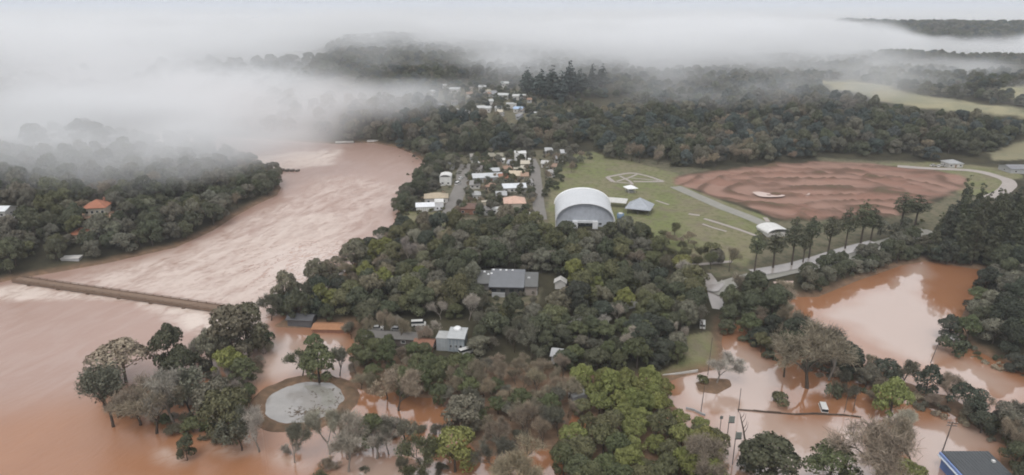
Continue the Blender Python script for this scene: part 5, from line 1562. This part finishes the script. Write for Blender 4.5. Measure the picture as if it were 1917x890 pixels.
TYRE = mat('tyre rubber', (.02, .02, .02), .9, .2)
def car(label, px, py, col, rz, van=False, z=None, name='car'):
    p = at(px, py, True)
    if z is not None:
        p = (*flat(px, py, 0), z)
    o = thing('van' if van else name, label, 'van' if van else 'car', p, rz, None)
    L2, W2 = (2.5, .95) if van else (2.1, .85)
    pr = [(-L2, .35), (L2, .35), (L2, .85), (L2 - .25, 1.0), (L2 - .9, 1.05), (-L2 + .15, 1.05), (-L2, .9)] if not van else [(-L2, .35), (L2, .35), (L2, .95), (L2 - .55, 1.15), (-L2, 1.15)]
    b_ = prism('body', pr, -W2, W2, paint(col, .3), o)
    cb = [(-L2 + .5, 1.055), (L2 - 1.1, 1.055), (L2 - 1.75, 1.5), (-L2 + .95, 1.5)] if not van else [(-L2, 1.155), (L2 - .6, 1.155), (L2 - 1.1, 2.0), (-L2, 2.0)]
    prism('windows', [(x * 1.0, z_) for x, z_ in cb], -W2 + .12, W2 - .12, GLASS, o)
    top = [(x, z_) for x, z_ in cb if z_ > 1.2]
    x0, x1 = min(q[0] for q in top), max(q[0] for q in top)
    box('roof', (x0 - .05, -W2 + .1, top[0][1] + .003), (x1 + .05, W2 - .1, top[0][1] + .09), paint(col, .3), o)
    for x in (-L2 * .62, L2 * .62):
        for y in (-W2 + .08, W2 - .08):
            g_ = Geo(); g_.tube([(x, y - .1, .33), (x, y + .1, .33)], [.33, .33], 10)
            g_.tube([(x, y - .1, .33), (x, y - .101, .33)], [.33, .01], 10); g_.tube([(x, y + .1, .33), (x, y + .101, .33)], [.33, .01], 10)
            link('wheel', g_.mesh('wheel', TYRE), o)
    for y in (-W2 + .25, W2 - .25):
        box('headlight', (L2 + .003, y - .15, .65), (L2 + .05, y + .15, .82), paint(WHITE, .2), o)
car('white van half sunk in the flooded yard', 1541, 764, WHITE, 1.35, True, -.95)
car('white car at the trees beside the wet road', 1315, 612, WHITE, 1.3, True)
car('white car parked in trees above the wet crossroads', 1226, 505, WHITE, .2)
car('white car by the pale debris near the wood edge', 1204, 492, WHITE, -.3, True)
car('white van on the near town street', 857, 346, WHITE, 1.2, True)
car('white car further up the near town street', 863, 336, WHITE, 1.3)
car('white car at the garden of the pink-roofed house', 987, 402, WHITE, .3)
car('white car beside the tank-topped grey building', 873, 662, WHITE, .6, True)
car('pale car in the leafless trees above the dark long shed', 707, 618, WHITE, .2)
car('pale grey car in front of the leafless trees', 743, 620, LGREY, -.2)
car('white van behind the dark long shed', 784, 610, WHITE, .1, True)
for i, px in enumerate((1747, 1756, 1763)):
    car('pale car parked by the grey-roofed farmhouse, %s from the forest end' % ORD[i], px, 312 + i % 2, OFFW, .2 + i)
# grey wagon and trailer hidden among the trees
p = at(1082, 752, True)
o = thing('wagon', 'grey covered wagon with pale top among trees beside the yellow-green grove', 'wagon', p, .5)
box('body', (-2.6, -1.3, .7), (2.6, 1.3, 2.6), paint(MGREY), o, .08)
box('cover', (-2.7, -1.4, 2.605), (2.7, 1.4, 3.0), paint(LGREY), o, .1)
for x in (-1.7, 1.7):
    for y in (-1.25, 1.25):
        g_ = Geo(); g_.tube([(x, y - .12, .5), (x, y + .12, .5)], [.5, .5], 10); link('wheel', g_.mesh('wheel', TYRE), o)
# drifting log and white stones of the far bank shore

# ------------------------------------------------------------------ air: thin even haze, and the banks of low cloud
def box_mesh(name, lo, hi, m):
    V = [(x, y, z) for z in (lo[2], hi[2]) for y in (lo[1], hi[1]) for x in (lo[0], hi[0])]
    Q = [(0, 2, 3, 1), (4, 5, 7, 6), (0, 1, 5, 4), (2, 6, 7, 3), (0, 4, 6, 2), (1, 3, 7, 5)]
    return mesh_np(name, V, Q, [m])

hm = bpy.data.materials.new('thin haze')
hm.use_nodes = True
hn = hm.node_tree.nodes
hn.clear()
hv = hn.new('ShaderNodeVolumePrincipled')
hv.inputs['Color'].default_value = (0.90, 0.94, 1.0, 1)
hv.inputs['Density'].default_value = 0.00012
ho = hn.new('ShaderNodeOutputMaterial')
hm.node_tree.links.new(hv.outputs['Volume'], ho.inputs['Volume'])
link('haze', box_mesh('haze', (-34000, -34000, -4.5), (34000, 34000, 150), hm), kind='stuff')

fm = bpy.data.materials.new('low cloud')
fm.use_nodes = True
fn = fm.node_tree.nodes
fn.clear()
fv = fn.new('ShaderNodeVolumePrincipled')
fv.inputs['Color'].default_value = (0.97, 0.975, 0.985, 1)
fv.inputs['Density'].default_value = 1.0
fv.inputs['Anisotropy'].default_value = 0.0
fo = fn.new('ShaderNodeOutputMaterial')
fm.node_tree.links.new(fv.outputs['Volume'], fo.inputs['Volume'])

def pxd(px, py, dist):
    """point on a pixel's ray at a ground distance"""
    d = ray(px, py)
    t = dist / math.hypot(d[0], d[1])
    return np.array([d[0] * t, d[1] * t, CAMZ + d[2] * t])

LO, HI = np.array([-1500.0, 330.0, -2.0]), np.array([1500.0, 2600.0, 104.0])
N = (210, 160, 34)
xs, ys, zs = [np.linspace(LO[k], HI[k], N[k]) for k in range(3)]
FX, FY, FZ = np.meshgrid(xs, ys, zs, indexing='ij')
def pxz(px, py, z):
    d = ray(px, py)
    t = (z - CAMZ) / d[2]
    return np.array([d[0] * t, d[1] * t, z])
FOGS = [  # picture x, y, height in m; half extents in m: across, along, up; weight
    (330, 205, 34, 210, 120, 28, 1.0), (575, 212, 18, 62, 70, 26, 1.1), (100, 235, 34, 170, 80, 24, .8), (500, 245, 16, 90, 60, 18, 1.0),
    (250, 282, 26, 120, 60, 17, .95), (60, 300, 32, 120, 60, 17, .9), (400, 272, 20, 90, 45, 15, 1.0), (150, 335, 26, 100, 40, 11, .5), (300, 318, 22, 90, 40, 11, .5), (20, 362, 28, 70, 30, 10, .4), (440, 285, 16, 50, 30, 9, .45),
    (690, 120, 24, 60, 80, 18, .5), (770, 112, 36, 110, 60, 16, .6), (870, 140, 32, 110, 60, 12, .45), (1010, 120, 42, 120, 50, 10, .4), (1350, 150, 30, 110, 60, 11, .22), (1180, 170, 28, 100, 50, 10, .18),
    (1480, 118, 34, 150, 70, 16, .5), (1800, 128, 44, 60, 40, 13, .75), (1720, 158, 34, 60, 40, 8, .3), (1905, 160, 36, 45, 40, 8, .3), (1425, 288, 9, 14, 12, 7, .8),
]
den = np.zeros(FX.shape)
AZ = np.arctan2(FX, FY)
RAD = np.hypot(FX, FY)
gnoise = fbm3(FX / 130, FY / 130, FZ / 55, 4, 31)
fine = fbm3(FX / 42, FY / 42, FZ / 24, 3, 77)
torn = smooth(.36, .60, fbm3(FX / 85, FY / 85, FZ / 34, 4, 131))
deckn = fbm3(FX / 240, FY / 300, FZ / 60, 4, 171)
GZ = height(FX[:, :, 0], FY[:, :, 0])[:, :, None]
for (px, py, zc_, ra, rl, ru, wgt) in FOGS:
    c = pxz(px, py, zc_)
    a = math.atan2(c[0], c[1])
    dx, dy = FX - c[0], FY - c[1]
    u = (dx * math.cos(a) - dy * math.sin(a)) / ra
    v = (dx * math.sin(a) + dy * math.cos(a)) / rl
    q = np.sqrt(u * u + v * v + ((FZ - c[2]) / ru) ** 2)
    den = np.maximum(den, wgt * smooth(1.15, 0.45, q + 1.3 * (gnoise - .5) + .6 * (fine - .5)) * (.30 + .70 * torn))
# stratus deck over the far country, thinner above the ridge to the right
start = az_interp(FX, FY, [(-400, 640), (600, 700), (660, 730), (760, 760), (960, 790), (1150, 790), (1300, 770), (1450, 790), (1540, 900), (1640, 1300), (1750, 1450), (2000, 1500), (2600, 1500)])
rgt = az_interp(FX, FY, [(0, 0), (1500, 0), (1680, 1), (2600, 1)])
top = 88 - 20 * smooth(1000, 2200, RAD) - 25 * rgt * smooth(1100, 1350, RAD)
deck = smooth(-60, 160, RAD - start + 420 * (gnoise - .5) + 150 * (fine - .5)) * smooth(top + 8, top - 14, FZ + 95 * (deckn - .5) + 26 * (fine - .5))
den = np.maximum(den, deck * np.clip(.5 + 1.5 * (gnoise - .3), .2, 1) * (.35 + .65 * torn) * (.26 + .74 * smooth(.36, .54, deckn)))
# wisps lying on the wooded slopes
wz = az_interp(FX, FY, [(-400, .8), (640, 1), (1000, .8), (1180, 1), (1600, 1), (1680, .35), (2600, .35)])
wisp = smooth(.50, .70, fbm3(FX / 95, FY / 60, FZ / 45, 4, 211)) * smooth(590, 720, RAD) * smooth(1150, 950, RAD) * smooth(GZ + 44, GZ + 16, FZ)
den = np.maximum(den, .5 * wz * wisp)
edge_fade = smooth(LO[0], LO[0] + 90, FX) * smooth(HI[0], HI[0] - 90, FX) * smooth(HI[1], HI[1] - 60, FY) * smooth(HI[2], HI[2] - 12, FZ) * smooth(LO[1], LO[1] + 20, FY)
den = den * edge_fade * 0.024
den[den < 1e-5] = 0

me = bpy.data.meshes.new('low_cloud')
pts = np.stack([FX, FY, FZ], -1).reshape(-1, 3).astype(np.float32)
me.vertices.add(len(pts))
me.vertices.foreach_set('co', pts.ravel())
at_ = me.attributes.new('cloud', 'FLOAT', 'POINT')
at_.data.foreach_set('value', den.astype(np.float32).ravel())
me.materials.append(fm)
fog = link('low_cloud', me, kind='stuff')
ng = bpy.data.node_groups.new('cloud from density table', 'GeometryNodeTree')
ng.interface.new_socket('Geometry', in_out='INPUT', socket_type='NodeSocketGeometry')
ng.interface.new_socket('Geometry', in_out='OUTPUT', socket_type='NodeSocketGeometry')
q = NT(ng)
gi, go = q.n('NodeGroupInput'), q.n('NodeGroupOutput')
vc = q.n('GeometryNodeVolumeCube')
vc.inputs['Min'].default_value = tuple(LO)
vc.inputs['Max'].default_value = tuple(HI)
for k, ax in enumerate('XYZ'):
    vc.inputs['Resolution ' + ax].default_value = N[k]
ps = q.n('GeometryNodeInputPosition')
sx = q.n('ShaderNodeSeparateXYZ')
q.l(ps.outputs[0], sx.inputs[0])
ids = []
for k in range(3):
    t = q.math('DIVIDE', q.math('SUBTRACT', sx.outputs[k], float(LO[k])), float((HI[k] - LO[k]) / (N[k] - 1)))
    t = q.math('ROUND', t)
    t = q.math('MINIMUM', q.math('MAXIMUM', t, 0.0), float(N[k] - 1))
    ids.append(t)
idx = q.math('ADD', q.math('MULTIPLY', q.math('ADD', q.math('MULTIPLY', ids[0], float(N[1])), ids[1]), float(N[2])), ids[2])
si = q.n('GeometryNodeSampleIndex', data_type='FLOAT', domain='POINT')
na = q.n('GeometryNodeInputNamedAttribute', data_type='FLOAT')
na.inputs['Name'].default_value = 'cloud'
q.l(gi.outputs[0], si.inputs['Geometry'])
q.l(na.outputs['Attribute'], si.inputs['Value'])
q.l(idx, si.inputs['Index'])
q.l(si.outputs[0], vc.inputs['Density'])
sm = q.n('GeometryNodeSetMaterial')
sm.inputs['Material'].default_value = fm
q.l(vc.outputs[0], sm.inputs['Geometry'])
q.l(sm.outputs[0], go.inputs[0])
md = fog.modifiers.new('cloud', 'NODES')
md.node_group = ng

# the cloud deck goes on to the horizon: a closed sheet of stratus with a low rolling top
rs_ = np.geomspace(2480, 26000, 40)
as_ = np.radians(np.linspace(-56, 56, 90))
DA, DR_ = np.meshgrid(as_, rs_)
DX, DY = DR_ * np.sin(DA), DR_ * np.cos(DA)
ztop = 74 + 16 * (fbm2(DX / 900, DY / 1500, 4, 51) - .5) + 6 * smooth(4000, 20000, DR_)
top_ = np.stack([DX, DY, ztop], -1).reshape(-1, 3)
bot_ = np.stack([DX, DY, ztop * 0 - 3.5], -1).reshape(-1, 3)
nr_, na_ = DX.shape
ft = polar_faces(nr_, na_)
n0 = nr_ * na_
ring_ = [i for i in range(na_)] + [r * na_ + na_ - 1 for r in range(1, nr_)] + [(nr_ - 1) * na_ + i for i in range(na_ - 2, -1, -1)] + [r * na_ for r in range(nr_ - 2, 0, -1)]
side_ = [(ring_[i], ring_[(i + 1) % len(ring_)], ring_[(i + 1) % len(ring_)] + n0, ring_[i] + n0) for i in range(len(ring_))]
fm2 = bpy.data.materials.new('stratus deck')
fm2.use_nodes = True
n2_ = fm2.node_tree.nodes
n2_.clear()
v2 = n2_.new('ShaderNodeVolumePrincipled')
v2.inputs['Color'].default_value = (0.97, 0.975, 0.985, 1)
v2.inputs['Density'].default_value = 0.006
fm2.node_tree.links.new(v2.outputs['Volume'], n2_.new('ShaderNodeOutputMaterial').inputs['Volume'])
dm = mesh_np('stratus_clouds', np.concatenate([top_, bot_]), np.concatenate([ft, ft[:, ::-1] + n0, np.array(side_)]), [fm2], True)
bm = bmesh.new(); bm.from_mesh(dm); bmesh.ops.recalc_face_normals(bm, faces=bm.faces); bm.to_mesh(dm); bm.free()
link('stratus_clouds', dm, kind='stuff')
